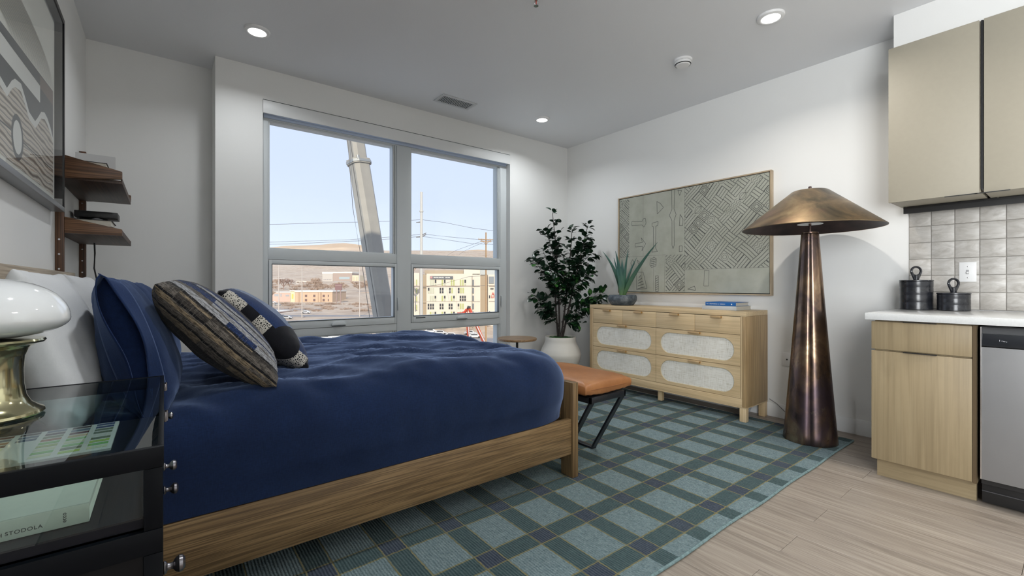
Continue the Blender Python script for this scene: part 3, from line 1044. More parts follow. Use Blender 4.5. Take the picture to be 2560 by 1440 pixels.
# rim of the top
part(MB().box(NX0, NX1, NY0, NY0 + .012, NT - .034, NT, bev=.0012), 'top_rail', m_blk, t)
part(MB().box(NX0, NX1, NY1 - .012, NY1, NT - .034, NT, bev=.0012), 'top_rail', m_blk, t)
part(MB().box(NX1 - .008, NX1, NY0 + .012, NY1 - .012, NT - .030, NT, bev=.001), 'top_rail', m_blk, t)
part(MB().box(NX0, NX0 + .012, NY0 + .012, NY1 - .012, NT - .034, NT, bev=.001), 'top_rail', m_blk, t)
part(MB().box(NX0 + .0125, NX1 - .0085, NY0 + .0125, NY1 - .0125, NT - .0065, NT - .0008), 'glass_top', m_gl, t)
# display level: stiles and glass
SZ = .684
def stile(x0, x1, y0, y1, z0, z1):
    part(MB().box(x0, x1, y0, y1, z0, z1, bev=.001), 'stile', m_blk, t)
for y0, y1 in ((NY0 + .001, NY0 + .013), (NY1 - .013, NY1 - .001)):
    stile(NX1 - .026, NX1 - .0015, y0, y1, SZ - .02, NT - .0345)
    stile(NX0 + .001, NX0 + .025, y0, y1, SZ - .02, NT - .0345)
    part(MB().box(NX0 + .026, NX1 - .027, y0 + .004, y0 + .008, SZ + .0005, NT - .0345), 'side_glass', m_gl, t)
fg = part(MB().box(NX1 - .0045, NX1 - .0015, NY0 + .014, NY1 - .014, SZ + .0005, NT - .031), 'front_glass', m_gl, t)
part(MB().box(NX0 + .004, NX1 - .006, NY0 + .0135, NY1 - .0135, SZ - .018, SZ), 'shelf', m_shelfd, t)
for y0 in (NY0 + .0005, NY1 - .0125):
    part(MB().box(NX0 + .001, NX1 - .0015, y0, y0 + .012, SZ - .060, SZ - .0205, bev=.001), 'side_rail', m_blk, t)
    # fielded side panel below
    part(MB().box(NX0 + .026, NX1 - .027, y0 + .004, y0 + .010, .10, SZ - .0605), 'side_panel', m_blk2, t)
    for x0 in (NX0 + .001, NX1 - .0265):
        part(MB().box(x0, x0 + .025, y0, y0 + .012, .0005, SZ - .0605, bev=.001), 'leg', m_blk, t)
part(MB().box(NX0 + .02, NX1 - .008, NY0 + .014, NY1 - .014, .10, .118), 'bottom', m_blk2, t)
part(MB().box(NX0 + .001, NX0 + .006, NY0 + .014, NY1 - .014, .118, SZ - .02), 'back_panel', m_blk2, t)
dr = part(MB().box(NX1 - .0185, NX1 - .0015, NY0 + .016, NY1 - .016, .37, SZ - .023, bev=.001), 'drawer', m_blk, t)
dr2 = part(MB().box(NX1 - .0185, NX1 - .0015, NY0 + .016, NY1 - .016, .13, .366, bev=.001), 'drawer', m_blk, t)
def knob(y, z, k, parent):
    x = NX1 - .001
    prof = [(.0105, 0), (.0125, .0015), (.0105, .0045), (.0065, .0065), (.0055, .011), (.0065, .015), (.0125, .019), (.0155, .0245), (.0145, .030), (.0095, .0338), (0, .035)]
    M = Matrix.Translation((x, y, z)) @ Matrix.Rotation(pi / 2, 4, 'Y') @ Matrix.Scale(k, 4)
    part(MB().lathe([(0, 0)] + prof, 24, M=M), 'knob', m_knob, parent)
knob(1.085, .527, 1.0, dr); knob(1.535, .512, .95, dr)
knob(1.085, .24, 1.0, dr2); knob(1.535, .24, .95, dr2)
knob(1.10, .716, .62, fg); knob(1.52, .716, .62, fg)
for y in (1.30, 1.672):
    c = MB().box(NX1 - .0005, NX1 + .005, y - .012, y + .012, .757, .779, bev=.001)
    c.cyl((NX1 + .005, y, .757), (NX1 + .005, y, .781), .0028, seg=8)
    part(c, 'hinge', m_knob, fg)

# things in the vitrine
def book(label, x0, x1, y0, y1, z0, th, cover, pages, spine, group=None, name='book', hard=.0022, open_dirs=None):
    """a closed book lying flat; spine = side of the spine ('y-', 'x-', 'y+', 'x+')"""
    t = thing(name, label, 'book', ((x0 + x1) / 2, (y0 + y1) / 2, z0), group=group)
    m = MB()
    m.box(x0, x1, y0, y1, z0 + .0003, z0 + hard, bev=.0004, seg=1)
    m.box(x0, x1, y0, y1, z0 + th - hard, z0 + th, bev=.0004, seg=1)
    e = .0026
    if spine == 'y-':
        m.box(x0, x1, y0 - .0005, y0 + e, z0 + .0003, z0 + th, bev=.001)
    elif spine == 'x-':
        m.box(x0 - .0005, x0 + e, y0, y1, z0 + .0003, z0 + th, bev=.001)
    elif spine == 'x+':
        m.box(x1 - e, x1 + .0005, y0, y1, z0 + .0003, z0 + th, bev=.001)
    part(m, 'cover', cover, t)
    i = .005
    X0, X1, Y0, Y1 = x0 + i, x1 - i, y0 + i, y1 - i
    if spine == 'y-': Y0 = y0 + e
    if spine == 'x-': X0 = x0 + e
    if spine == 'x+': X1 = x1 - e
    part(MB().box(X0, X1, Y0, Y1, z0 + hard + .0001, z0 + th - hard - .0001), 'pages', pages, t)
    return t
b = NB('page_block')
lines = b.noise(b.mapped((2, 2, 900)), 1.0, 1)
b.color(b.ramp(lines, [(.4, (.52, .49, .42)), (.6, (.74, .71, .63))])); b.set(rough=.8)
m_pages = b.m
m_cream = plain('cream_cloth', (.52, .505, .42), .75, nz=(60, .03))
bk = book('cream cloth-bound book with dark lettering on its spine, inside the glass nightstand', -.385, -.096, .996, 1.255, SZ + .0005, .031, m_cream, m_pages, 'y-')
m_ink = plain('ink', (.025, .02, .018), .6)
text('STODOLA', .0080, frame_m((-.1885, .9953, SZ + .0088), (1, 0, 0), (0, 0, 1)), m_ink, bk, spacing=1.12)
text('H', .0080, frame_m((-.1908, .9953, SZ + .0082), (1, 0, 0), (0, 0, 1)), m_ink, bk, spacing=1.12, align='RIGHT')
text('ecco', .0078, frame_m((-.1225, .9953, SZ + .0085), (0, 0, 1), (-1, 0, 0)), m_ink, bk, name='publisher_mark', spacing=1.05)

# booklet of colour swatches
def swatches():
    t = thing('swatch_booklet', 'paint swatch booklet with rows of coloured chips under the glass top', 'booklet', (-.25, 1.52, SZ), rz=0)
    mats = [plain('paper_white', (.62, .62, .56), .7)]
    cols = [(.05, .035, .045), (.10, .02, .025), (.30, .12, .05), (.32, .40, .12), (.40, .55, .12), (.55, .58, .36), (.10, .14, .20), (.46, .34, .16), (.17, .20, .12), (.06, .08, .16), (.60, .58, .50), (.22, .45, .14)]
    mats += [plain('swatch_%d' % i, c, .5) for i, c in enumerate(cols)]
    part(MB().box(-.392, -.098, 1.395, 1.655, SZ + .0006, SZ + .006), 'pages', mats[0], t)
    rr = random.Random(5)
    m = MB()
    z = SZ + .0063
    for k in range(6):
        x1 = -.106 - k * .047
        for r in range(9):
            y1 = 1.648 - r * .027
            if k in (3,) and r > 2:
                continue
            ci = rr.choice([1, 7, 10, 2] if r < 2 else [2, 3, 8, 11, 7, 9] if r < 4 else [5, 6, 4, 12, 9, 11] if k < 3 else [6, 11, 8, 9])
            m.box(x1 - .036, x1, y1 - .018, y1, z - .0002, z + .0002, mi=ci)
    o = part(m, 'colour_chips', mats, t)
    o['kind'] = 'stuff'
swatches()

# ------------------------------------------------------------------ mushroom lamp
b = NB('opal_glass')
b.color((.80, .82, .83)); b.set(rough=.06, spec=.6, coat=.5, sub=.25)
b.b.inputs['Subsurface Radius'].default_value = (.05, .05, .05)
m_opal = b.m
m_olive = plain('olive_chrome', (.47, .44, .27), .13, .9, nz=(8, .08))
lx, ly = -.287, 1.367
t = thing('table_lamp', 'mushroom table lamp with white glass dome and olive metal base', 'lamp', (lx, ly, NT))
prof = [(0, .0004), (.083, .0004), (.0865, .004), (.085, .009), (.077, .014), (.066, .024), (.059, .040), (.0555, .065), (.0550, .095), (.0570, .122), (.064, .139), (.075, .1475), (.086, .150), (.0885, .154), (.0865, .158), (.060, .159), (0, .159)]
part(MB().lathe([(r, NT + z) for r, z in prof], 64, (lx, ly)), 'base', m_olive, t)
zc = NT + .199
dome = []
for k in range(25):
    a = -pi / 2 + pi * k / 24
    r = .126 * cos(a) ** .86 if cos(a) > 1e-6 else 0
    z = zc + (.0845 if a > 0 else .040) * sin(a)
    dome.append((r, z))
part(MB().lathe(dome, 64, (lx, ly)), 'glass_shade', m_opal, t)

# ================================================================== framed print on the left wall
PX = -.372
t = thing('framed_print', 'black shadow-box frame with abstract wavy print on the left wall', 'picture', (XL, 2.3, 1.4))
m_fr = plain('frame_black', (.008, .008, .009), .35, spec=.3)
m_frs = plain('frame_silver', (.24, .25, .26), .35, .5)
ay0, ay1, az0, az1 = 1.50, 2.985, 1.415, 2.325
for q in ((ay0, ay0 + .022, az0 + .022, az1 - .022), (ay1 - .022, ay1, az0 + .022, az1 - .022)):
    part(MB().box(XL + .001, PX, *q, bev=.0015), 'frame_stile', m_fr, t)
for q in ((ay0, ay1, az0, az0 + .022), (ay0, ay1, az1 - .022, az1)):
    part(MB().box(XL + .001, PX, *q, bev=.0015), 'frame_rail', m_frs if q[2] == az0 else m_fr, t)
m_paper = plain('print_paper', (.76, .745, .69), .8)
part(MB().box(XL + .001, -.4045, ay0 + .0225, ay1 - .0225, az0 + .0225, az1 - .0225), 'mount', plain('mount_grey', (.33, .34, .35), .8), t)
part(MB().box(-.4043, -.4028, ay0 + .04, ay1 - .040, az0 + .040, az1 - .040), 'paper', m_paper, t)
pr = MB()
def flat(pts, k, mi):
    x = -.4026 + k * .00012
    pr.poly([(x, y, z) for y, z in pts], mi)
cg, cwht, cbr = (.115, .118, .125), (.78, .77, .74), (.22, .17, .15)
b = NB('marbled_print')
v = b.mapped((3.0, 2.1, 7.0), loc=(.3, .2, .1))
wx = b.n('ShaderNodeTexWave', wave_type='BANDS', bands_direction='Z')
wx.inputs['Scale'].default_value = 1.1; wx.inputs['Distortion'].default_value = 7.0; wx.inputs['Detail'].default_value = 3; wx.inputs['Detail Scale'].default_value = .9
b.l(v, wx.inputs[0])
b.color(b.ramp(wx.outputs['Fac'], [(0, (.18, .14, .12)), (.18, (.52, .46, .39)), (.5, (.76, .71, .63)), (.70, (.50, .37, .29)), (.84, (.74, .70, .64)), (1, (.30, .26, .23))]))
b.set(rough=.8)
pm_ = [m_paper, plain('print_charcoal', cg, .8), plain('print_white', cwht, .8), plain('print_brown', cbr, .8), b.m, plain('print_line', (.10, .095, .09), .8), plain('print_tan', (.50, .42, .30), .8)]
ins0, ins1 = ay0 + .062, 2.915
# upper charcoal band, white band, second charcoal field
flat([(ins0, 1.85), (2.062, 1.892), (ins1, 1.960), (ins1, 1.905), (2.645, 1.890), (2.062, 1.858), (ins0, 1.81)], 1, 1)
flat([(ins0, 1.81), (2.062, 1.858), (2.645, 1.886), (2.645, 1.82), (2.062, 1.790), (ins0, 1.74)], 1, 2)
flat([(ins0, 1.74), (2.062, 1.790), (2.645, 1.820), (2.645, 1.60), (ins0, 1.60)], 1, 1)
flat([(2.645, 1.886), (ins1, 1.905), (ins1, 1.60), (2.645, 1.60)], 1, 1)
flat([(2.645, 1.931), (ins1, 1.958), (ins1, 1.894), (2.645, 1.882)], 2, 3)
wavep = [(ins0, 1.60), (1.72, 1.66), (1.86, 1.77), (1.96, 1.78), (2.062, 1.722), (2.152, 1.710), (2.21, 1.755), (2.251, 1.776), (2.333, 1.788), (2.40, 1.755), (2.454, 1.724), (2.554, 1.718), (2.60, 1.745), (2.665, 1.789), (2.73, 1.806), (2.786, 1.800), (2.86, 1.775), (ins1, 1.742)]
flat(wavep + [(ins1, az0 + .065), (ins0, az0 + .065)], 3, 2)
flat([(y, z - (.028 if 1.8 < y < 2.9 else .02)) for y, z in wavep] + [(ins1, az0 + .065), (ins0, az0 + .065)], 4, 4)
def ell(cy, cz, ry, rz, k, mi):
    flat([(cy + ry * cos(2 * pi * i / 40), cz + rz * sin(2 * pi * i / 40)) for i in range(40)], k, mi)
for a, c in (((ins0, 1.565), (2.20, 1.590)), ((2.36, 1.588), (ins1, 1.598))):
    flat([(a[0], a[1]), (c[0], c[1]), (c[0], c[1] - .006), (a[0], a[1] - .006)], 5, 1)
ell(2.283, 1.583, .082, .079, 6, 1)
ell(2.283, 1.583, .060, .058, 7, 2)
# the fan of fine arcs over a tan-edged field
for k in range(44):
    r = .22 + k * .0172
    pts = []
    for i in range(15):
        a = radians(2 + i * 8)
        y = 1.955 + r * cos(a)
        pts.append((y, 1.893 + (y - 2.062) * .079 + r * .195 * sin(a)))
    for p, q in zip(pts, pts[1:]):
        if p[0] > ins1 or q[0] < ins0:
            continue
        flat([(p[0], p[1]), (q[0], q[1]), (q[0] - .0012, q[1] - .0013), (p[0] - .0012, p[1] - .0013)], 3, 5 if k % 3 else 6)
po = part(pr, 'printed_design', pm_, t, smooth=0)
po['kind'] = 'stuff'
part(MB().box(-.3765, -.3750, ay0 + .0225, ay1 - .0225, az0 + .0225, az1 - .0225), 'glazing', glass('picture_glass', (.97, .98, .98), 1.14), t)

# ================================================================== wall shelves between two slotted uprights
m_wal = wood('walnut', (.050, .022, .010), (.120, .055, .026), (.185, .095, .048), 'z', .9, .45)
m_walx = wood('walnut_bracket', (.065, .028, .012), (.165, .078, .034), (.24, .125, .06), 'x', .9, .45)
m_waly = wood('walnut_board', (.035, .018, .010), (.07, .035, .02), (.10, .055, .03), 'y', .9, .5)
t = thing('wall_shelf', 'walnut wall shelf unit: two uprights carrying two shelves', 'shelf', (XL, 3.47, .9))
for y in (3.083, 3.863):
    u = part(MB().box(XL + .0008, -.386, y - .012, y + .012, .78, 1.905, bev=.0015), 'upright', m_wal, t)
    for k in range(14):
        z = .86 + k * .072
        if (1.58 < z < 1.71) or (1.32 < z < 1.41):
            continue
        part(MB().cyl((-.403, y - .0122, z), (-.403, y - .0142, z), .0042, seg=10), 'peg', m_chrome, u)
for zb, zt, zf0, zf1 in ((1.596, 1.708, 1.623, 1.657), (1.325, 1.405, 1.329, 1.357)):
    part(MB().box(XL + .0008, -.172, 3.096, 3.850, zb, zb + .018, bev=.001), 'board', m_waly, t)
    part(MB().box(XL + .0008, -.1715, 3.096, 3.850, zb + .0185, zb + .034) if False else MB().box(-.178, -.1722, 3.096, 3.850, zb + .0182, zb + .030), 'lip', m_waly, t)
    for y in (3.083, 3.863):
        part(MB().prism([(-.385, zb), (-.1715, max(zb, zf0 - .004)), (-.1715, zf1), (-.385, zt)], 'y', y - .012, y + .0125, bev=.001), 'bracket', m_walx, t)
TA, TB_ = 1.596 + .0185, 1.325 + .0185
m_bkblk = plain('cover_black', (.02, .021, .026), .5)
m_bkcr = plain('cover_cream', (.45, .40, .30), .7)
m_bkwh = plain('cover_white', (.60, .60, .60), .6)
bA = book('cream-covered book lying at the bottom of the upper shelf stack', -.385, -.225, 3.15, 3.41, TA, .052, m_bkcr, m_pages, 'x-', 'books on the wall shelves')
bB = book('black-covered book lying on the cream book, upper shelf', -.38, -.235, 3.15, 3.40, TA + .0525, .040, m_bkblk, m_pages, 'x-', 'books on the wall shelves')
bC = book('black-covered book lying on the lower shelf', -.385, -.215, 3.15, 3.40, TB_ + .0305, .034, m_bkblk, m_pages, 'x-', 'books on the wall shelves')
bD = book('cream-paged book at the bottom of the lower shelf stack', -.385, -.210, 3.14, 3.40, TB_, .030, m_bkblk, m_pages, 'x-', 'books on the wall shelves')
wbk = thing('upright_book', 'large white book standing upright behind the stack, upper shelf', 'book', (-.30, 3.55, TA))
part(MB().box(-.395, -.225, 3.50, 3.503, TA + .0003, TA + .205), 'cover', m_bkwh, wbk)
part(MB().box(-.395, -.225, 3.520, 3.523, TA + .0003, TA + .205), 'cover', m_bkwh, wbk)
part(MB().box(-.393, -.230, 3.5032, 3.5198, TA + .003, TA + .200), 'pages', m_pages, wbk)
bl_ = thing('desk_lamp', 'black lamp with flat overhanging head on the lower shelf', 'lamp', (-.33, 3.62, TB_))
part(MB().box(-.385, -.235, 3.50, 3.74, TB_ + .0003, TB_ + .012, bev=.001), 'base', m_black, bl_)
part(MB().box(-.385, -.262, 3.56, 3.60, TB_ + .0123, TB_ + .113, bev=.002), 'post', m_black, bl_)
part(MB().box(-.400, -.215, 3.50, 3.66, TB_ + .1135, TB_ + .150, bev=.003), 'head', m_black, bl_)
ds = thing('disc_ornament', 'grey half-disc ornament leaning behind the books, lower shelf', 'ornament', (-.29, 3.46, TB_))
part(MB().prism([(-.3 + .062 * cos(radians(a)), TB_ + .0005 + .106 * sin(radians(a))) for a in range(0, 181, 10)], 'y', 3.452, 3.470, bev=.001), 'disc', plain('grey_stone', (.22, .225, .24), .4), ds)
cd = MB().tube([(-.33, 3.66, TB_ - .022), (-.328, 3.66, 1.26), (-.332, 3.67, 1.17), (-.318, 3.68, 1.08), (-.312, 3.70, 1.0), (-.335, 3.74, .86), (-.36, 3.8, .70), (-.37, 3.82, .35)], .0042, 8)
part(cd, 'cord', m_black, bl_, smooth=60)
# ================================================================== rug
RX0, RX1, RY0, RY1 = .06, 3.705, .968, 3.30
b = NB('plaid_rug')
X_, Y_, Z_ = b.sep()[:3]
def stripe(coord, centre, period, half):
    """distance from the nearest stripe centre"""
    q = b.math('DIVIDE', b.math('SUBTRACT', coord, centre), period)
    fr = b.math('ABSOLUTE', b.math('SUBTRACT', q, b.math('ROUND', q)))
    return b.math('MULTIPLY', fr, period)
nzw = b.math('MULTIPLY', b.math('SUBTRACT', b.noise(b.mapped((60, 60, 1)), 1.0, 2), .5), .010)
dx = b.math('ADD', stripe(X_, 1.262, .268, 0), nzw)
dy = b.math('ADD', stripe(Y_, 1.095, .3115, 0), nzw)
inx = b.math('LESS_THAN', dx, .046)
iny = b.math('LESS_THAN', dy, .046)
pile = b.math('ADD', b.math('MULTIPLY', b.noise(b.mapped((190, 120, 1)), 1.0, 2, .6), .6), b.math('MULTIPLY', b.noise(b.mapped((60, 34, 1)), 1.0, 3, .6), .4))
tone = b.noise(b.mapped((1.3, 1.3, 1)), 1.0, 3)
lightc = b.mix(b.ramp(pile, [(.35, (0.,)), (.65, (1.,))]), (.095, .155, .178), (.285, .375, .395))
darkc = b.mix(b.ramp(pile, [(.35, (0.,)), (.65, (1.,))]), (.026, .058, .068), (.075, .125, .132))
navyc = b.mix(b.ramp(pile, [(.35, (0.,)), (.65, (1.,))]), (.022, .034, .066), (.064, .080, .118))
c = b.mix(inx, lightc, darkc)
c = b.mix(iny, c, darkc)
c = b.mix(b.math('MULTIPLY', inx, iny), c, navyc)
lx_ = b.math('LESS_THAN', b.math('ABSOLUTE', b.math('SUBTRACT', dx, .047)), .0030)
ly_ = b.math('LESS_THAN', b.math('ABSOLUTE', b.math('SUBTRACT', dy, .047)), .0034)
ln = b.math('MAXIMUM', lx_, ly_)
inside = b.math('GREATER_THAN', Y_, 1.040)
lnf = b.math('MULTIPLY', b.math('MULTIPLY', ln, b.math('ADD', .45, b.math('MULTIPLY', b.noise(b.mapped((30, 30, 1)), 1.0, 2), .9))), inside)
c = b.mix(lnf, c, (.25, .215, .088))
c = b.mix(b.math('MULTIPLY', tone, .25), c, (.10, .15, .13))
b.color(c)
b.set(rough=1.0, spec=.05, sheen=.12)
rib = b.n('ShaderNodeTexWave', wave_type='BANDS', bands_direction='X')
rib.inputs['Scale'].default_value = 28; rib.inputs['Distortion'].default_value = 1.4; rib.inputs['Detail'].default_value = 1
b.l(b.mapped((1, 1, 1)), rib.inputs[0])
b.bump(b.math('ADD', b.math('MULTIPLY', pile, 1.0), b.math('MULTIPLY', rib.outputs['Fac'], .7)), .9, .006)
m_rug = b.m
rug = thing('rug', 'large teal and green plaid wool rug under the bed and dresser', 'rug', (0, 0, 0))
mb = MB()
rr = random.Random(9)
ph = [rr.uniform(0, 6) for _ in range(4)]
def rugfn(u, v):
    x = RX0 + (RX1 - RX0) * u; y = RY0 + (RY1 - RY0) * v
    if v == 0:
        y += .003 * sin(9 * x + ph[0])
    z = .0118 + .0012 * sin(5 * x + 2 * y)
    # a slight ripple behind the dresser's front leg
    if x > 3.40:
        z += .009 * math.exp(-((x - 3.62) ** 2) / .006 - ((y - 1.62) ** 2) / .02) * (1 if abs(y - 1.62) < .3 and x < 3.8 else 0) * 0
    return Vector((x, y, z))
mb.grid(rugfn, 80, 50)
part(mb, 'pile', m_rug, rug)
part(MB().box(RX0 + .002, RX1 - .002, RY0 + .004, RY1 - .002, .0006, .0085), 'backing', plain('rug_backing', (.16, .17, .15), 1), rug)
part(MB().tube([(RX0 + (RX1 - RX0) * k / 60, RY0 + .003 * sin(9 * (RX0 + (RX1 - RX0) * k / 60) + ph[0]), .0072) for k in range(61)], .0062, 8), 'bound_edge', plain('rug_binding', (.17, .25, .26), 1, nz=(90, .3)), rug)
fr = MB()
for k in range(340):
    y = RY0 + .01 + (RY1 - RY0 - .02) * k / 339 + rr.uniform(-.002, .002)
    q = rr.uniform(-.006, .006)
    fr.tube([(RX1 - .004, y, .009), (RX1 + .006, y + q * .5, .011), (RX1 + .018 + rr.uniform(-.005, .004), y + q, .0035)], .0022, 4, taper=.0012)
fo = part(fr, 'fringe', plain('fringe_wool', (.55, .55, .50), 1), rug)
fo['kind'] = 'stuff'

# ================================================================== dresser
FT = .0142
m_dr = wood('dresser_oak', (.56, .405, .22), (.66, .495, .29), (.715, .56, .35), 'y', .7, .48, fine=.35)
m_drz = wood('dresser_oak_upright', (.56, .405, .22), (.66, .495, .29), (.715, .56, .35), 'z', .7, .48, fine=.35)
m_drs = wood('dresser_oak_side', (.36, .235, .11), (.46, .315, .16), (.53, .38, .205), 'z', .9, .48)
b = NB('cane_webbing')
v = b.mapped((1, 240, 240))
wv1 = b.noise(b.mapped((1, 300, 16)), 1.0, 2); wv2 = b.noise(b.mapped((1, 16, 300)), 1.0, 2)
f = b.math('ADD', b.math('MULTIPLY', wv1, .5), b.math('MULTIPLY', wv2, .5))
b.color(b.ramp(f, [(.34, (.47, .43, .34)), (.44, (.72, .69, .61)), (.62, (.82, .80, .74))])); b.set(rough=.8)
b.bump(f, .6, .003)
m_cane = b.m
DX0, DX1, DY0, DY1 = 3.507, 3.886, 1.586, 3.172
t = thing('dresser', 'light oak dresser with four plain top drawers and four cane-fronted drawers', 'dresser', (3.70, 2.38, 0))
part(MB().box(DX0, DX1, DY0, DY1, .826, .863, bev=.002), 'top', m_dr, t)
for y in (DY0, DY1 - .030):
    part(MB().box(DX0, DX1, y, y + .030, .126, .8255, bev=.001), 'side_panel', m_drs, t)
    part(MB().box(DX0 + .001, DX0 + .019, y + .0305 if y == DY0 else y - .012, y + .0425 if y == DY0 else y - .0005, .190, .8255), 'stile', m_drz, t)
part(MB().box(DX0, DX1, DY0 + .0005, DY1 - .0005, .118, .1255), 'plinth', m_dr, t)
part(MB().box(DX0 + .001, DX0 + .022, DY0 + .0305, DY1 - .0305, .126, .189, bev=.001), 'bottom_rail', m_dr, t)
part(MB().box(DX0 + .022, DX1 - .01, DY0 + .0305, DY1 - .0305, .13, .825), 'carcass', plain('gap_dark', (.03, .022, .014), .8), t)
for x in (DX0 + .001, DX1 - .050):
    for y in (DY0 + .002, DY1 - .050):
        zb = FT if x < 3.6 or True else .0005
        zb = FT if x + .048 < RX1 else .0005
        part(MB().box(x, x + .048, y, y + .048, zb, .1175, bev=.0015), 'leg', m_drz, t)
part(MB().box(DX0 + .06, DX0 + .10, (DY0 + DY1) / 2 - .02, (DY0 + DY1) / 2 + .02, FT, .1175, bev=.001), 'leg', m_drz, t)
dy0, dy1 = DY0 + .0435, DY1 - .0435
mid = (dy0 + dy1) / 2
m_hd = wood('pull_oak', (.40, .26, .12), (.55, .38, .20), (.62, .46, .27), 'y', 1.5, .45)
m_brass = plain('pull_edge', (.36, .20, .06), .4, .2)
def pull(cy, z, parent, wd):
    m = MB().box(DX0 - .021, DX0 - .0005, cy - wd / 2, cy + wd / 2, z - .016, z, bev=.0012)
    h = part(m, 'handle', m_hd, parent)
    part(MB().box(DX0 - .0212, DX0 - .001, cy - wd / 2 - .0012, cy - wd / 2 - .0002, z - .016, z), 'handle_end', m_brass, h)
def drawer(y0, y1, z0, z1, cane):
    F0 = DX0 + .0005
    if not cane:
        d = part(MB().box(F0, F0 + .019, y0, y1, z0, z1, bev=.0012), 'drawer', m_dr, t)
        pull((y0 + y1) / 2, z1 - .002, d, .085)
        return
    # front board with a pill-shaped opening, cane set behind
    iy0, iy1, iz0, iz1 = y0 + .045, y1 - .045, z0 + .026, z1 - .030
    r = (iz1 - iz0) / 2
    n = 18
    inner = []
    for k in range(n + 1):
        a = -pi / 2 + pi * k / n
        inner.append((iy1 - r + r * cos(a), iz0 + r + r * sin(a)))
    for k in range(n + 1):
        a = pi / 2 + pi * k / n
        inner.append((iy0 + r + r * cos(a), iz0 + r + r * sin(a)))
    t_ = bmesh.new()
    outer = []
    for (py, pz) in inner:                       # project each inner point outwards onto the board's edge
        cy, cz = (y0 + y1) / 2, (z0 + z1) / 2
        ax = min(max(py, iy0 + r), iy1 - r)
        ddy, ddz = py - ax, pz - cz
        s = []
        if abs(ddy) > 1e-6: s.append(((y1 if ddy > 0 else y0) - ax) / ddy)
        if abs(ddz) > 1e-6: s.append(((z1 if ddz > 0 else z0) - cz) / ddz)
        s = min(q for q in s if q > 0)
        outer.append((ax + ddy * s, cz + ddz * s))
    corners = [(y1, z0), (y1, z1), (y0, z1), (y0, z0)]
    N = len(inner)
    for x in (F0, F0 + .019):
        I = [t_.verts.new((x, *p)) for p in inner]
        O = [t_.verts.new((x, *p)) for p in outer]
        for i in range(N):
            j = (i + 1) % N
            f = t_.faces.new((O[i], O[j], I[j], I[i]))
            p, q = outer[i], outer[j]
            for c in corners:
                if (abs(p[0] - c[0]) < 1e-5 and abs(q[1] - c[1]) < 1e-5 and abs(p[1] - c[1]) > 1e-5 and abs(q[0] - c[0]) > 1e-5) or \
                   (abs(p[1] - c[1]) < 1e-5 and abs(q[0] - c[0]) < 1e-5 and abs(p[0] - c[0]) > 1e-5 and abs(q[1] - c[1]) > 1e-5):
                    t_.faces.new((O[i], t_.verts.new((x, *c)), O[j]))
        if x == F0:
            I0, O0 = I, O
    for i in range(N):
        j = (i + 1) % N
        t_.faces.new((I0[i], I0[j], I[j], I[i]))
    bmesh.ops.recalc_face_normals(t_, faces=t_.faces[:])
    m = MB(); m._join(t_)
    m.box(F0 + .0005, F0 + .0185, y0 + .0005, y0 + .004, z0 + .0005, z1 - .0005)
    d = part(m, 'drawer', m_dr, t, smooth=30)
    m = MB()
    m.prism([(p[0], p[1]) for p in inner], 'x', F0 + .006, F0 + .010)
    part(m, 'cane_panel', m_cane, d)
    rim = MB().tube([(F0 + .003, p[0], p[1]) for p in inner + inner[:1]], .0032, 6)
    part(rim, 'cane_beading', plain('cane_bead', (.55, .45, .28), .7), d, smooth=60)
    pull((y0 + y1) / 2, z1 - .002, d, .10)
g = .0028
q1 = (dy0 + mid) / 2
q2 = (mid + dy1) / 2
for a, b_ in ((dy0, q1), (q1, mid), (mid, q2), (q2, dy1)):
    drawer(a + g / 2, b_ - g / 2, .683, .822, False)
for a, b_ in ((dy0, mid), (mid, dy1)):
    drawer(a + g / 2, b_ - g / 2, .440, .680, True)
    drawer(a + g / 2, b_ - g / 2, .1915, .437, True)

# books on the dresser
m_bkb = plain('cover_blue', (.010, .110, .36), .45)
m_bkg = plain('cover_pale', (.50, .53, .55), .5)
b2 = book('pale grey book lying under the blue one on the dresser', 3.60, 3.862, 1.702, 1.990, .8632, .033, m_bkg, m_pages, 'x-', 'books on the dresser')
b1 = book('blue book with white spine lettering, on top on the dresser', 3.602, 3.830, 1.708, 1.962, .8967, .030, m_bkb, m_pages, 'x-', 'books on the dresser')
m_prw = plain('print_white_ink', (.75, .78, .80), .5)
text('THE', .010, frame_m((3.6012, 1.953, .9085), (0, -1, 0), (0, 0, 1)), m_prw, b1)
text('PASTORALE of', .0125, frame_m((3.6012, 1.925, .9075), (0, -1, 0), (0, 0, 1)), m_prw, b1)
text('DESIGN', .0125, frame_m((3.6012, 1.838, .9075), (0, -1, 0), (0, 0, 1)), m_prw, b1)
part(MB().cyl((3.6014, 1.742, .912), (3.6010, 1.742, .912), .0055, seg=16), 'spine_dot', m_prw, b1)

# ================================================================== agave in a bowl
ax, ay = 3.690, 2.895
t = thing('potted_agave', 'agave plant with long blue-green leaves in a low dark stone bowl', 'plant', (ax, ay, .8635))
b = NB('stone_bowl')
b.color(b.ramp(b.noise(b.mapped((14, 14, 14)), 1.0, 6, .7), [(.35, (.030, .042, .055)), (.52, (.085, .105, .125)), (.68, (.19, .215, .235))])); b.set(rough=.8)
b.bump(b.noise(b.mapped((60, 60, 60)), 1.0, 3), .3, .003)
part(MB().lathe([(0, .8637), (.098, .8637), (.112, .868), (.138, .905), (.1435, .925), (.143, .945), (.138, .962), (.132, .966), (.127, .962), (.124, .950), (0, .948)], 48, (ax, ay)), 'bowl', b.m, t)
part(MB().lathe([(0, .955), (.06, .953), (.1225, .9505)], 24, (ax, ay)), 'soil', plain('soil', (.05, .038, .028), 1, nz=(40, .4)), t)
b = NB('agave_leaf')
X_, Y_, Z_ = b.sep()[:3]
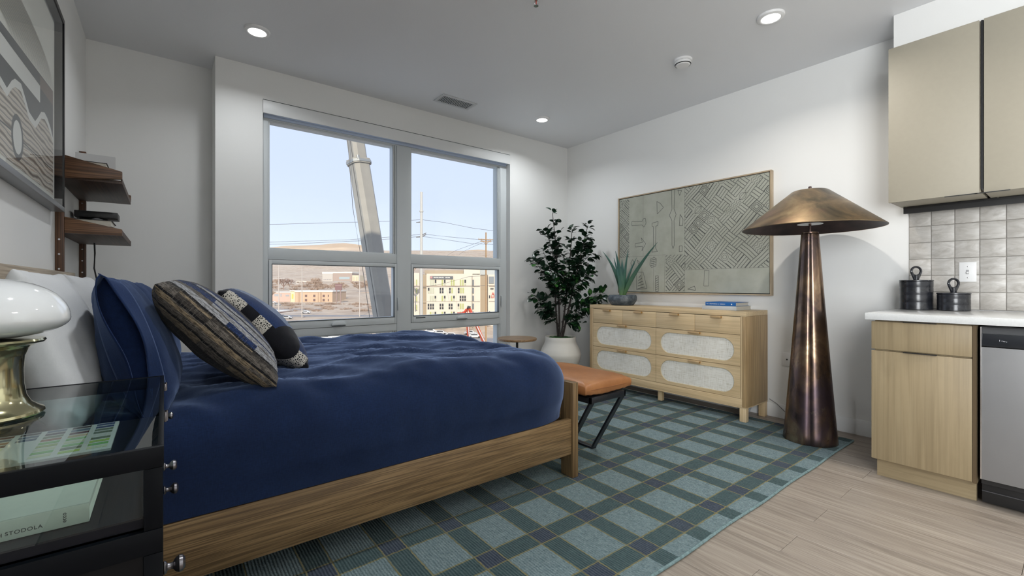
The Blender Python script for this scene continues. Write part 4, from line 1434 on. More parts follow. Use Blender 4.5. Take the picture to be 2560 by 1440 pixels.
gcol = b.ramp(b.math('MULTIPLY', b.math('SUBTRACT', Z_, .07), 2.6), [(0, (.16, .27, .06)), (.35, (.055, .15, .085)), (.8, (.030, .105, .090))])
b.color(b.mix(b.math('MULTIPLY', b.noise(b.mapped((20, 20, 6)), 1.0, 3), .5), gcol, (.10, .20, .16))); b.set(rough=.42)
m_ag = b.m
def agave_leaf(ang, lean_, L, wd, curl, tip=0):
    out = Vector((cos(ang), sin(ang), 0)); up = Vector((0, 0, 1)); side = Vector((-sin(ang), cos(ang), 0))
    n = 16
    mb = MB(); t_ = bmesh.new()
    p = Vector((ax, ay, .952)) + out * .018
    rows = []
    th = lean_
    for k in range(n + 1):
        s = k / n
        w_ = wd * (0.55 + 1.9 * s) if s < .22 else wd * max(.0, (1 - ((s - .22) / .78) ** 1.6)) * .97 + .001
        w_ = min(w_, wd)
        nrm = out * cos(th) + up * -sin(th)          # outer face of the leaf
        dep = w_ * .42
        tk = .010 * (1 - s) + .0012
        row = [p + side * (w_ * q) + nrm * (dep * (q * q) * -1.0) for q in (-1, -.5, 0, .5, 1)]
        row2 = [p + side * (w_ * q * .96) + nrm * (dep * q * q * -1.0 + tk * (1 - q * q) + .0006) for q in (1, .5, 0, -.5, -1)]
        rows.append([t_.verts.new(q) for q in row + row2])
        d = out * sin(th) + up * cos(th)
        p = p + d * (L / n)
        th += curl / n * (1 if s > tip else .2)
    for A, B in zip(rows, rows[1:]):
        for i in range(10):
            j = (i + 1) % 10
            t_.faces.new((A[i], A[j], B[j], B[i]))
    t_.faces.new(rows[-1]); t_.faces.new(rows[0][::-1])
    bmesh.ops.recalc_face_normals(t_, faces=t_.faces[:])
    mb._join(t_)
    part(mb, 'leaf', m_ag, t, smooth=50)
# angle measured from +X; the long pair sweeps along the dresser (+Y and -Y)
agave_leaf(radians(95), radians(12), .53, .036, radians(32), 0)
agave_leaf(radians(-92), radians(31), .66, .034, radians(16), 0)
agave_leaf(radians(-80), radians(3), .48, .030, radians(6), 0)
agave_leaf(radians(178), radians(5), .47, .036, radians(14), 0)
agave_leaf(radians(150), radians(8), .40, .036, radians(6), 0)
agave_leaf(radians(-30), radians(12), .42, .030, radians(16), 0)
agave_leaf(radians(40), radians(10), .40, .030, radians(10), 0)

# ================================================================== tree in a planter
px, py = 3.420, 3.520
t = thing('potted_tree', 'tall leafy green tree in a rounded white ceramic planter', 'plant', (px, py, 0))
m_pot = plain('white_ceramic', (.68, .655, .60), .55, nz=(5, .03), bump=(30, .06, .003))
PB = .0005 if px - .13 > RX1 or py - .1 > RY1 else .0142
prof = [(0, PB), (.120, PB), (.128, PB + .01), (.165, .13), (.200, .215), (.222, .285), (.226, .310), (.222, .330), (.200, .385), (.176, .432), (.166, .465), (.1665, .500), (.163, .506), (.157, .503), (.153, .47), (0, .462)]
part(MB().lathe(prof, 64, (px, py)), 'planter', m_pot, t)
rr = random.Random(31)
def mossfn(u, v):
    a = 2 * pi * u; r = .1515 * v
    return Vector((px + r * cos(a), py + r * sin(a), .488 + .016 * (1 - v) + .014 * noise.noise(Vector((r * cos(a) * 28, r * sin(a) * 28, 1)))))
ms = MB(); ms.grid(mossfn, 40, 12)
part(ms, 'moss', plain('moss', (.025, .095, .018), 1, nz=(70, .5), bump=(120, .8, .01)), t)
m_bark = plain('bark', (.035, .028, .025), .85, nz=(30, .4), bump=(60, .5, .006))
b = NB('tree_leaf')
oi = b.n('ShaderNodeObjectInfo')
b.color(b.ramp(oi.outputs['Random'], [(0, (.006, .022, .012)), (.55, (.010, .034, .016)), (.78, (.020, .080, .022)), (1, (.045, .165, .030))])); b.set(rough=.30, spec=.5)
m_leaf = b.m
# stems: several slim trunks rising together, then side sprays
stems = []
def curve(p0, p1, bend, n=10):
    p0, p1 = Vector(p0), Vector(p1)
    return [p0.lerp(p1, k / n) + Vector(bend) * sin(pi * k / n) for k in range(n + 1)]
Rv = Vector((.788, -.615, 0))            # across the view
Fv = Vector((.615, .788, 0))
def at_tree(side, depth, z):
    return Vector((px, py, 0)) + Rv * side + Fv * depth + Vector((0, 0, z))
trunks = [(at_tree(-.01, 0, .47), at_tree(-.09, -.02, 1.86), (.03, .0, 0)), (at_tree(.02, .01, .47), at_tree(.30, .0, 1.72), (-.03, -.02, 0)),
          (at_tree(.0, -.02, .47), at_tree(.12, -.05, 1.66), (.04, .02, 0)), (at_tree(-.02, .02, .47), at_tree(-.05, .06, 1.60), (-.03, .0, 0))]
wood_mb = MB()
twigs = []
for p0, p1, bd in trunks:
    c = curve(p0, p1, bd, 12)
    wood_mb.tube(c, .012, 7, taper=.003)
    for k in range(4, 13):
        twigs.append((c[k], (c[min(k + 1, 12)] - c[max(k - 1, 0)]).normalized(), .085 if k < 11 else .03))
sprays = [(at_tree(-.02, 0, .95), at_tree(-.29, -.05, 1.34), .0), (at_tree(-.03, 0, 1.05), at_tree(-.20, .0, 1.46), 0), (at_tree(.02, 0, .98), at_tree(.35, -.05, 1.20), 0),
          (at_tree(-.01, 0, .62), at_tree(-.30, -.06, .96), .03), (at_tree(-.01, 0, .60), at_tree(-.20, -.04, .80), .02), (at_tree(.01, 0, .66), at_tree(.33, -.02, .84), .02), (at_tree(.03, 0, .78), at_tree(.47, -.10, .98), .03),
          (at_tree(.03, 0, .72), at_tree(.40, -.10, .86), .03), (at_tree(.05, 0, 1.1), at_tree(.36, 0, 1.44), 0), (at_tree(.08, 0, 1.25), at_tree(.30, .02, 1.58), 0), (at_tree(0, 0, 1.2), at_tree(-.16, 0, 1.66), 0), (at_tree(.0, 0, .9), at_tree(.22, -.08, 1.12), 0), (at_tree(.02, 0, .6), at_tree(.20, -.06, .66), .04), (at_tree(0, 0, .85), at_tree(-.10, -.12, 1.15), 0), (at_tree(0, 0, .9), at_tree(.05, -.14, 1.3), 0)]
for p0, p1, sag in sprays:
    c = curve(p0, p1, (0, 0, sag), 8)
    wood_mb.tube(c, .005, 6, taper=.0016)
    for k in range(3, 9):
        twigs.append((c[k], (c[min(k + 1, 8)] - c[max(k - 1, 0)]).normalized(), .055))
part(wood_mb, 'stems', m_bark, t, smooth=60)
lm = MB()
def leaf_mesh():
    t_ = bmesh.new()
    n = 6
    rows = []
    for k in range(n + 1):
        s = k / n
        w_ = .0255 * math.sin(pi * min(1, s * .92 + .06)) ** .75
        y = .061 * s
        zz = -.010 * s * s
        rows.append([t_.verts.new((-w_, y, zz + w_ * .28)), t_.verts.new((0, y, zz)), t_.verts.new((w_, y, zz + w_ * .28))])
    for A, B in zip(rows, rows[1:]):
        t_.faces.new((A[0], A[1], B[1], B[0])); t_.faces.new((A[1], A[2], B[2], B[1]))
    return t_
mb = MB(); mb._join(leaf_mesh())
leaf0 = part(mb, 'leaf', m_leaf, t, smooth=60)
base_off = Vector(OFF[t.name])
leafdata = leaf0.data
for v in leafdata.vertices:
    v.co += base_off
cnt = 0
first = True
N_LEAF = 1350
allpos = []
while cnt < N_LEAF:
    tw = twigs[cnt % len(twigs)] if cnt < len(twigs) * 2 else rr.choice(twigs)
    p, d, spread = tw
    a = rr.uniform(0, 2 * pi)
    side = d.cross(Vector((cos(a), sin(a), .3))).normalized()
    pos = p + side * rr.uniform(.004, spread) + d * rr.uniform(-.03, .03)
    fwd = (side * 1.0 + d * rr.uniform(.1, .9) + Vector((0, 0, rr.uniform(-.35, .25)))).normalized()
    upv = Vector((rr.uniform(-.5, .5), rr.uniform(-.5, .5), 1)).normalized()
    xv = fwd.cross(upv).normalized()
    zv = xv.cross(fwd).normalized()
    s = rr.uniform(.75, 1.2)
    if pos.x > XR - .07 or pos.y > YB - .07 or (pos.x > DX0 - .05 and pos.y < DY1 + .06 and pos.z < .90):
        pos = p
        if pos.x > XR - .07 or pos.y > YB - .07:
            cnt += 0
            twigs = [q for q in twigs if q is not tw] or twigs
            continue
    M = Matrix(((xv.x, fwd.x, zv.x, pos.x), (xv.y, fwd.y, zv.y, pos.y), (xv.z, fwd.z, zv.z, pos.z), (0, 0, 0, 1)))
    allpos.append(M @ Matrix.Scale(s, 4))
    cnt += 1
# the 296 leaves nearest the room are objects of their own, those inside the crown one mass
allpos.sort(key=lambda m: (m.translation - Vector((0, 0, EYE))).dot(Fv))
for k, M in enumerate(allpos[:296]):
    if k == 0:
        o = leaf0
    else:
        o = leaf0.copy(); COL.objects.link(o); o.parent = t
    o.matrix_local = Matrix.Translation(-base_off) @ M
mass = MB()
for M in allpos[296:]:
    mass._join(leaf_mesh(), M=M)
o = part(mass, 'inner_leaves', m_leaf, t, smooth=60)
o['kind'] = 'stuff'

# ================================================================== round side table
tx, ty = 2.78, 3.48
t = thing('side_table', 'small round wood-topped side table on a thin black post by the window', 'table', (tx, ty, 0))
m_tt = wood('table_walnut', (.16, .085, .035), (.33, .20, .10), (.43, .29, .17), 'x', 1, .32)
part(MB().lathe([(0, .518), (.192, .518), (.197, .522), (.197, .536), (.194, .540), (0, .540)], 64, (tx, ty)), 'top', m_tt, t)
part(MB().cyl((tx, ty, .0145), (tx, ty, .5178), .0125, seg=20), 'post', m_black, t)
part(MB().lathe([(0, .0006), (.14, .0006), (.14, .008), (.135, .012), (0, .0140)], 48, (tx, ty)), 'base', m_black, t)

# ================================================================== leather bench at the foot of the bed
b = NB('tan_leather')
f = b.noise(b.mapped((5, 5, 5)), 1.0, 5, .6)
f2 = b.noise(b.mapped((120, 120, 120)), 1.0, 3)
b.color(b.ramp(f, [(.3, (.270, .105, .034)), (.55, (.37, .155, .055)), (.72, (.43, .20, .08))])); b.set(rough=.40, spec=.5)
b.bump(b.math('ADD', b.math('MULTIPLY', f, 1), b.math('MULTIPLY', f2, .25)), .35, .006)
m_lea = b.m
bx0, bx1, by0, by1 = 1.845, 2.255, 1.700, 2.400
t = thing('bench', 'tan leather cushioned bench on slanted black steel legs, foot of the bed', 'bench', ((bx0 + bx1) / 2, 2.05, .014))
LTOP = .432
cz = LTOP + .045
cu = pillow_mb(by1 - by0, bx1 - bx0, .118, n=30, pull=.012, pw=.17, seed=2, amp=.006).build('seat_cushion', m_lea, smooth=70)
cu.parent = t
# build in the thing's own frame
tl = Vector(OFF[t.name])
cu.matrix_local = Matrix.Translation(Vector(((bx0 + bx1) / 2, (by0 + by1) / 2, cz)) - tl) @ frame_m((0, 0, 0), (0, 1, 0), (-1, 0, 0))
pts = []
for k in range(81):
    a = 2 * pi * k / 80
    def se(c): return math.copysign(abs(c) ** .16, c)
    pts.append(((bx0 + bx1) / 2 + (bx1 - bx0) / 2 * .988 * se(cos(a)), (by0 + by1) / 2 + (by1 - by0) / 2 * .990 * se(sin(a)), cz - .001))
part(MB().tube(pts, .0042, 6), 'piping', plain('piping_leather', (.29, .115, .038), .5), cu if False else t, smooth=60)
m_stl = plain('bench_steel', (.012, .014, .018), .35)
def flatbar(p, q, wd, tk, nrm):
    """flat bar from p to q; width along the room's X"""
    p, q = Vector(p), Vector(q)
    d = (q - p).normalized()
    xw = Vector(nrm); yt = d.cross(xw).normalized()
    m = MB(); t_ = bmesh.new()
    V = [t_.verts.new(pp + xw * (sx * wd / 2) + yt * (sy * tk / 2)) for pp in (p, q) for sx, sy in ((-1, -1), (1, -1), (1, 1), (-1, 1))]
    for f in ((0, 1, 2, 3), (7, 6, 5, 4), (0, 4, 5, 1), (1, 5, 6, 2), (2, 6, 7, 3), (3, 7, 4, 0)):
        t_.faces.new([V[i] for i in f])
    bmesh.ops.recalc_face_normals(t_, faces=t_.faces[:])
    bmesh.ops.bevel(t_, geom=t_.edges[:], offset=.0015, segments=1, affect='EDGES')
    m._join(t_)
    return m
fx0, fx1, fy0_, fy1_ = bx0 + .05, bx1 - .045, by0 + .01, by1 - .01
fr = MB()
for y in (fy0_, fy1_ - .012):
    fr.box(fx0 - .0, fx1, y, y + .012, LTOP - .036, LTOP - .001, bev=.001)
for x in (fx0, fx1 - .012):
    fr.box(x, x + .012, fy0_, fy1_, LTOP - .036, LTOP - .001, bev=.001)
fr.box(fx0, fx1, fy0_ + .02, fy1_ - .02, LTOP - .006, LTOP - .002)
part(fr, 'top_frame', m_stl, t)
GZ = .0150
for x in (fx0 + .022, fx1 - .022):
    part(flatbar((x, fy0_ + .012, LTOP - .037), (x, 1.945, GZ + .012), .040, .013, (1, 0, 0)), 'leg', m_stl, t)
    part(flatbar((x, fy1_ - .012, LTOP - .037), (x, 2.155, GZ + .012), .040, .013, (1, 0, 0)), 'leg', m_stl, t)
    part(MB().box(x - .020, x + .020, 1.940, 2.160, GZ, GZ + .012, bev=.0015), 'foot_bar', m_stl, t)

# ================================================================== copper floor lamp
flx, fly = 3.482, 1.150
b = NB('patinated_copper')
n1 = b.noise(b.mapped((5.5, 5.5, 3.2)), 1.0, 6, .62, .8)
n2 = b.noise(b.mapped((3.2, 3.2, 1.9), loc=(4, 2, 7)), 1.0, 5, .6, .5)
n3 = b.noise(b.mapped((11, 11, 6), loc=(1, 9, 3)), 1.0, 4, .6)
c = b.ramp(n1, [(.30, (.045, .038, .044)), (.44, (.12, .085, .07)), (.55, (.23, .15, .10)), (.68, (.37, .28, .18))])
c = b.mix(b.ramp(n2, [(.52, (0.,)), (.66, (.75,))]), c, (.13, .095, .125))
c = b.mix(b.ramp(n3, [(.62, (0.,)), (.74, (.6,))]), c, (.52, .41, .28))
b.color(c); b.set(metal=.92, rough=b.ramp(n2, [(.3, (.20,)), (.7, (.32,))]))
m_cop = b.m
b = NB('patinated_copper_shade')
n1 = b.noise(b.mapped((4.2, 4.2, 7), loc=(2, 5, 1)), 1.0, 6, .6, .7)
n2 = b.noise(b.mapped((2.6, 2.6, 5), loc=(7, 1, 3)), 1.0, 4, .55, .4)
c = b.ramp(n1, [(.30, (.085, .07, .05)), (.46, (.19, .145, .09)), (.58, (.30, .21, .12)), (.70, (.40, .30, .17))])
c = b.mix(b.ramp(n2, [(.54, (0.,)), (.70, (.6,))]), c, (.30, .15, .11))
b.color(c); b.set(metal=.9, rough=.34)
m_cops = b.m
t = thing('floor_lamp', 'tall patinated copper floor lamp with lobed tapering base and wide cone shade', 'floor lamp', (flx, fly, .014))
view = atan2(-fly, -flx)
def lobes(a, z):
    # four soft lobes that meet in shallow creases
    q = (a - view) / (pi / 2)
    fr_ = abs(q - round(q))
    return 1 - .075 * math.exp(-(fr_ / .06) ** 1.1)
prof = [(0, .0142), (.150, .0142), (.161, .0145), (.163, .020)]
for k in range(1, 25):
    s = k / 24
    prof.append((.163 - .110 * s ** .92, .020 + 1.395 * s))
prof += [(.049, 1.418), (0, 1.419)]
part(MB().lathe(prof, 96, (flx, fly), shape=lobes), 'base', m_cop, t, smooth=40)
part(MB().lathe([(.0495, 1.4195), (.0495, 1.428), (.018, 1.430), (0, 1.430)], 32, (flx, fly)), 'collar', m_cop, t)
part(MB().cyl((flx, fly, 1.430), (flx, fly, 1.712), .008, seg=14), 'stem', m_cop, t)
part(MB().lathe([(0, 1.485), (.012, 1.490), (.075, 1.483), (.076, 1.4855), (.012, 1.494), (0, 1.494)], 32, (flx, fly)), 'socket_disc', plain('white_enamel', (.85, .85, .85), .4), t)
sh = [(0.4111, 1.4535), (0.4131, 1.452), (0.4140, 1.456), (.108, 1.708), (.098, 1.7125), (.0, 1.7135)]
shd = part(MB().lathe(sh, 96, (flx, fly)), 'shade', m_cops, t, smooth=30)
part(MB().lathe([(0.4109, 1.4537), (.106, 1.7048), (.096, 1.709), (0, 1.7102)], 96, (flx, fly)), 'dark_inside', plain('copper_dark_inside', (.035, .018, .016), .45, .25, nz=(9, .6)), shd, smooth=30)  # inside of the cone coloured darker to put its shadow into the copper
part(MB().lathe([(0, 1.714), (.010, 1.714), (.010, 1.738), (.0085, 1.742), (0, 1.743)], 18, (flx, fly)), 'finial', m_cop, t)
part(MB().tube([(3.66, 1.225, .020), (3.70, 1.26, .018), (3.76, 1.30, .010), (3.82, 1.37, .022), (3.872, 1.45, .065), (3.888, 1.52, .115), (3.894, 1.575, .14)], .003, 8), 'cord', plain('cord_grey', (.25, .25, .26), .5), t, smooth=60)
cb = thing('cable_bundle', 'coiled bundle of clear cables under the back of the dresser', 'cable', (3.80, 1.72, .0005))
m_cab = plain('clear_cable', (.42, .45, .48), .3)
rr2 = random.Random(2)
for k in range(5):
    pts = []
    for i in range(25):
        a = 2 * pi * i / 24
        pts.append((3.805 + .030 * cos(a) + .006 * k - .012, 1.70 + .042 * cos(a + .4) + .012 * k, .072 + .058 * sin(a)))
    part(MB().tube(pts, .0032, 6), 'loop', m_cab, cb, smooth=60)

# ================================================================== large canvas over the dresser
cy0, cy1, cz0, cz1 = 1.548, 3.088, .982, 2.000
CXF = 3.866
t = thing('canvas_painting', 'large grey-green canvas of fine maze-like lines in thin oak frame', 'painting', (XR, 2.32, cz0))
m_cfr = wood('canvas_frame_oak', (.36, .27, .17), (.48, .38, .26), (.55, .45, .33), 'y', 1, .5)
m_cfz = wood('canvas_frame_oak_upright', (.36, .27, .17), (.48, .38, .26), (.55, .45, .33), 'z', 1, .5)
for z in (cz0, cz1 - .011):
    part(MB().box(CXF - .006, XR - .0008, cy0, cy1, z, z + .011, bev=.0008), 'frame_rail', m_cfr, t)
for y in (cy0, cy1 - .011):
    part(MB().box(CXF - .006, XR - .0008, y, y + .011, cz0 + .0112, cz1 - .0112, bev=.0008), 'frame_stile', m_cfz, t)
part(MB().box(CXF + .012, XR - .002, cy0 + .0115, cy1 - .0115, cz0 + .0115, cz1 - .0115), 'shadow_gap', m_dark, t)
b = NB('canvas_paint')
f = b.noise(b.mapped((1, 5, 5)), 1.0, 5, .6); f2 = b.noise(b.mapped((1, 420, 420)), 1.0, 2)
c = b.ramp(f, [(.3, (.335, .345, .285)), (.7, (.44, .445, .385))])
b.color(b.mix(b.ramp(f2, [(.35, (.25,)), (.6, (0.,))]), c, (.20, .21, .18))); b.set(rough=.9); b.bump(f2, .15, .001)
ky0, ky1, kz0, kz1 = cy0 + .017, cy1 - .017, cz0 + .017, cz1 - .017
part(MB().box(CXF, CXF + .0118, ky0, ky1, kz0, kz1), 'canvas', b.m, t)
pl = MB()
def seg(a, c, w_=.0036, mi=0):
    """a drawn line on the canvas; a, c = (s from the window end, height above the lower edge)"""
    A = Vector((0, ky1 - a[0], kz0 + a[1])); C_ = Vector((0, ky1 - c[0], kz0 + c[1]))
    d = C_ - A
    if d.length < 1e-4:
        return
    d.normalize()
    n_ = Vector((0, -d.z, d.y)) * (w_ / 2)
    x = Vector((CXF - .0003, 0, 0))
    pl.poly([A - n_ + x, C_ - n_ + x, C_ + n_ + x, A + n_ + x], mi)
W_, H_ = ky1 - ky0, kz1 - kz0
def clip(p, q, R):
    (x0, y0, x1, y1) = R
    t0, t1 = 0.0, 1.0
    dx_, dy_ = q[0] - p[0], q[1] - p[1]
    for pp, qq in ((-dx_, p[0] - x0), (dx_, x1 - p[0]), (-dy_, p[1] - y0), (dy_, y1 - p[1])):
        if abs(pp) < 1e-9:
            if qq < 0: return None
            continue
        r = qq / pp
        if pp < 0:
            t0 = max(t0, r)
        else:
            t1 = min(t1, r)
    if t0 >= t1: return None
    return ((p[0] + t0 * dx_, p[1] + t0 * dy_), (p[0] + t1 * dx_, p[1] + t1 * dy_))
rm = random.Random(12)
def line(p, q, R, w_=.0044):
    c = clip(p, q, R)
    if c:
        seg(c[0], c[1], w_)
def maze(R, cell, nl, rot=45, special=.24):
    x0, y0, x1, y1 = R
    cx_, cy_ = (x0 + x1) / 2, (y0 + y1) / 2
    ca_, sa_ = cos(radians(rot)), sin(radians(rot))
    n = int(max(x1 - x0, y1 - y0) / cell) + 2
    def T(u, v):
        # hand-drawn wobble bends the lattice
        u2 = u + .018 * noise.noise(Vector((u * 5, v * 5, 3))); v2 = v + .018 * noise.noise(Vector((u * 5, v * 5, 8)))
        return (cx_ + u2 * ca_ - v2 * sa_, cy_ + u2 * sa_ + v2 * ca_)
    def inR(p, m=.0):
        return x0 - m <= p[0] <= x1 + m and y0 - m <= p[1] <= y1 + m
    for i in range(-n, n):
        for j in range(-n, n):
            u0, v0 = i * cell, j * cell
            if not inR(T(u0 + cell / 2, v0 + cell / 2), cell):
                continue
            k = rm.random()
            if k < special:
                kind = rm.choice(['sq', 'sq', 'ring', 'eye', 'zig'])
                cu_, cv_ = u0 + cell / 2, v0 + cell / 2
                if kind == 'sq':
                    for r in range(3):
                        h = cell * (.5 - .15 * r)
                        P_ = [T(cu_ + a * h, cv_ + b_ * h) for a, b_ in ((-1, -1), (1, -1), (1, 1), (-1, 1))]
                        for a, b_ in zip(P_, P_[1:] + P_[:1]):
                            line(a, b_, R)
                elif kind == 'ring':
                    for h in (cell * .40, cell * .22):
                        P_ = [T(cu_ + h * cos(2 * pi * q / 14), cv_ + h * sin(2 * pi * q / 14)) for q in range(15)]
                        for a, b_ in zip(P_, P_[1:]):
                            line(a, b_, R, .003)
                elif kind == 'eye':
                    for h in (.24, .10):
                        for s_ in (-1, 1):
                            P_ = [T(u0 + cell * q / 8, cv_ + s_ * cell * h * 1.5 * sin(pi * q / 8)) for q in range(9)]
                            for a, b_ in zip(P_, P_[1:]):
                                line(a, b_, R, .003)
                else:
                    for r in range(4):
                        P_ = [T(u0 + cell * q / 4, v0 + cell * (r / 4 + (.16 if q % 2 else 0))) for q in range(5)]
                        for a, b_ in zip(P_, P_[1:]):
                            line(a, b_, R, .003)
            else:
                hor = (i + j) % 2 == 0
                if rm.random() < .24: hor = not hor
                for q in range(nl):
                    f_ = (q + .5) / nl * cell if False else q / (nl - 1) * cell * .94 + cell * .03
                    ext = cell * rm.uniform(-.03, .03)
                    if hor:
                        line(T(u0 - ext, v0 + f_), T(u0 + cell + ext, v0 + f_), R)
                    else:
                        line(T(u0 + f_, v0 - ext), T(u0 + f_, v0 + cell + ext), R)
RXA = .760
maze((RXA, .215, W_ - .004, H_ - .004), .080, 4, 47)
maze((.004, .36, .125, H_ - .01), .060, 4, 45, .1)
maze((.560, .01, RXA, .36), .080, 4, 45, .2)
# seams of the pieced cloth, and the sparse drawn signs on its left half
full = (0, 0, W_, H_)
for a, c in (((RXA, 0), (RXA, H_)), ((.005, .365), (.560, .365)), ((RXA, .212), (W_, .214)), ((.545, .0), (.552, .36)), ((.42, .01), (.424, .365)), ((.30, .37), (.30, H_))):
    line(a, c, full, .0016)
def shape(pts, closed=True, w_=.0042):
    for a, c in zip(pts, pts[1:] + (pts[:1] if closed else [])):
        line(a, c, full, w_)
shape([(.16, .735), (.285, .72), (.30, .745), (.325, .75), (.335, .70), (.31, .66), (.285, .685), (.16, .69)])
shape([(.20, .50), (.29, .505), (.275, .555), (.33, .49), (.285, .42), (.29, .465), (.20, .465)])
shape([(.405, .69), (.475, .70), (.47, .66), (.448, .655), (.445, .44), (.468, .40), (.40, .40), (.422, .44), (.42, .655), (.405, .66)])
shape([(.625, .985), (.655, .985), (.650, .80), (.672, .745), (.650, .69), (.652, .45), (.640, .42), (.628, .45), (.628, .69), (.600, .745), (.628, .80)])
shape([(.46, .90), (.50, .875), (.535, .83), (.465, .775)])
shape([(.715, .74), (.745, .69), (.74, .63), (.705, .635)])
shape([(.69, .975), (.73, .965), (.71, .92)])
shape([(.705, .44), (.735, .44), (.735, .385), (.705, .385)])
shape([(.145, .30), (.17, .335), (.195, .29), (.165, .25)])
shape([(.225, .33), (.255, .305), (.270, .265), (.24, .29)])
shape([(.385, .33), (.43, .345), (.455, .33), (.45, .26), (.40, .245), (.38, .27)])
for q in range(4):
    line((.39, .265 + q * .018), (.45, .272 + q * .018), full)
shape([(.22, .20), (.30, .20), (.345, .035), (.22, .02)])
for q in range(5):
    line((.23 + q * .004, .03 + q * .028), (.32 - q * .012, .05 + q * .03), full, .006)
shape([(.445, .16), (.478, .16), (.478, .005), (.445, .005)])
for q in range(6):
    line((.447, .02 + q * .022), (.476, .034 + q * .022), full)
shape([(.79, .03), (.86, .06), (.87, .02)]); shape([(.95, .06), (.955, .20), (1.0, .20), (.995, .06)], True, .003)
lo = part(pl, 'drawn_lines', plain('charcoal_line', (.085, .09, .085), .9), t, smooth=0)
lo['kind'] = 'stuff'
# ================================================================== outside the window
cS, cC = sin(YAW), cos(YAW)
def ext(u, v, f):
    """the point of the town seen along bearing u, elevation v of the survey photograph, f metres ahead"""
    a = (u - 1280) / F_PX
    return Vector((f * (cS + a * cC), f * (cC - a * cS), EYE + f * (712 - v) / F_PX))
RIGHT = Vector((cC, -cS, 0)); AHEAD = Vector((cS, cC, 0))
def ground_z(f):
    pts = [(0, -16.6), (152, -16.6), (166, -14.8), (370, -13.2), (700, -1), (1000, 12), (1500, 46), (2200, 130), (2900, 225)]
    for (a, za), (b_, zb) in zip(pts, pts[1:]):
        if f <= b_:
            return za + (zb - za) * max(0, (f - a)) / (b_ - a)
    return pts[-1][1]
# valley floor
b = NB('valley_floor')
n1 = b.noise(b.mapped((.02, .02, .02)), 1.0, 6, .65); n2 = b.noise(b.mapped((.11, .11, .11)), 1.0, 5, .7)
c = b.ramp(n1, [(.36, (.42, .32, .235)), (.52, (.58, .465, .35)), (.66, (.50, .43, .36))])
b.color(b.mix(b.ramp(n2, [(.40, (.5,)), (.62, (0.,))]), c, (.31, .235, .18))); b.set(rough=1)
m_vf = b.m
g = MB()
def gfn(u, v):
    f = 12 + 2900 * u ** 2
    s = (-1.1 + 2.0 * v) * f
    p = RIGHT * s + AHEAD * f
    return Vector((p.x, p.y, ground_z(f) + (0 if f < 380 else 4 * noise.noise(Vector((p.x / 160, p.y / 160, 0))))))
g.grid(gfn, 90, 60)
struct(g, 'ground', m_vf, smooth=80, label='sunlit dry ground of the town below')
# bare hills on the skyline
b = NB('dry_hills')
n1 = b.noise(b.mapped((.0012, .0012, .005)), 1.0, 7, .65, .6); n2 = b.noise(b.mapped((.006, .006, .02)), 1.0, 5, .7)
c = b.ramp(n1, [(.34, (.44, .31, .20)), (.52, (.60, .44, .29)), (.68, (.66, .51, .36))])
b.color(b.mix(b.ramp(n2, [(.38, (.35,)), (.6, (0.,))]), c, (.42, .31, .22))); b.set(rough=1)
m_hill = b.m
crest = [(300, 650), (560, 632), (668, 619), (720, 614.5), (760, 613.5), (800, 612), (835, 608.5), (862, 607.5), (885, 610), (905, 613), (940, 621), (970, 628), (990, 630), (1027, 640), (1060, 638.5), (1100, 634), (1140, 630), (1170, 625.5), (1200, 624), (1225, 626.5), (1245, 632), (1300, 640), (1500, 655), (1900, 660)]
def crest_v(u):
    for (a, va), (b_, vb) in zip(crest, crest[1:]):
        if a <= u <= b_:
            s = (u - a) / (b_ - a); s = s * s * (3 - 2 * s) * .5 + s * .5
            return va + (vb - va) * s
    return crest[-1][1]
g = MB()
def hfn(u, v):
    pu = 300 + 1600 * u
    f = 2200 + 1500 * v
    P = ext(pu, 700, f)
    zc = EYE + 3700 * (712 - crest_v(pu)) / F_PX
    z0 = 60
    k = v ** .85
    z = z0 + (zc - z0) * k
    z += (38 * noise.noise(Vector((P.x / 420, P.y / 420, 1.3))) + 14 * noise.noise(Vector((P.x / 120, P.y / 120, 4)))) * sin(pi * v) 
    return Vector((P.x, P.y, z))
g.grid(hfn, 150, 36)
struct(g, 'hills', m_hill, smooth=80, label='bare tan hills along the skyline')

def block_m(u0, u1, f, skew=0.0):
    """footprint helper: origin at the left end of a front, unit vector along it"""
    A, B_ = ext(u0, 712, f), ext(u1, 712, f + skew)
    A.z = B_.z = 0
    return A, (B_ - A)
def frontbox(mb, A, d, s0, s1, z0, z1, dep0, dep1, mi=0):
    """box along a front: s in metres from A along d, depth measured back from the front"""
    e = d.normalized(); n_ = Vector((-e.y, e.x, 0))          # away from us
    if n_.dot(AHEAD) < 0: n_ = -n_
    M = Matrix(((e.x, n_.x, 0, A.x), (e.y, n_.y, 0, A.y), (0, 0, 1, 0), (0, 0, 0, 1)))
    mb.box(s0, s1, dep0, dep1, z0, z1, mi=mi, M=M)
    return mb
m_win = plain('far_window', (.045, .048, .055), .25)
m_wing = plain('green_panel', (.36, .385, .15), .6)
m_winl = plain('sage_panel', (.42, .43, .33), .6)

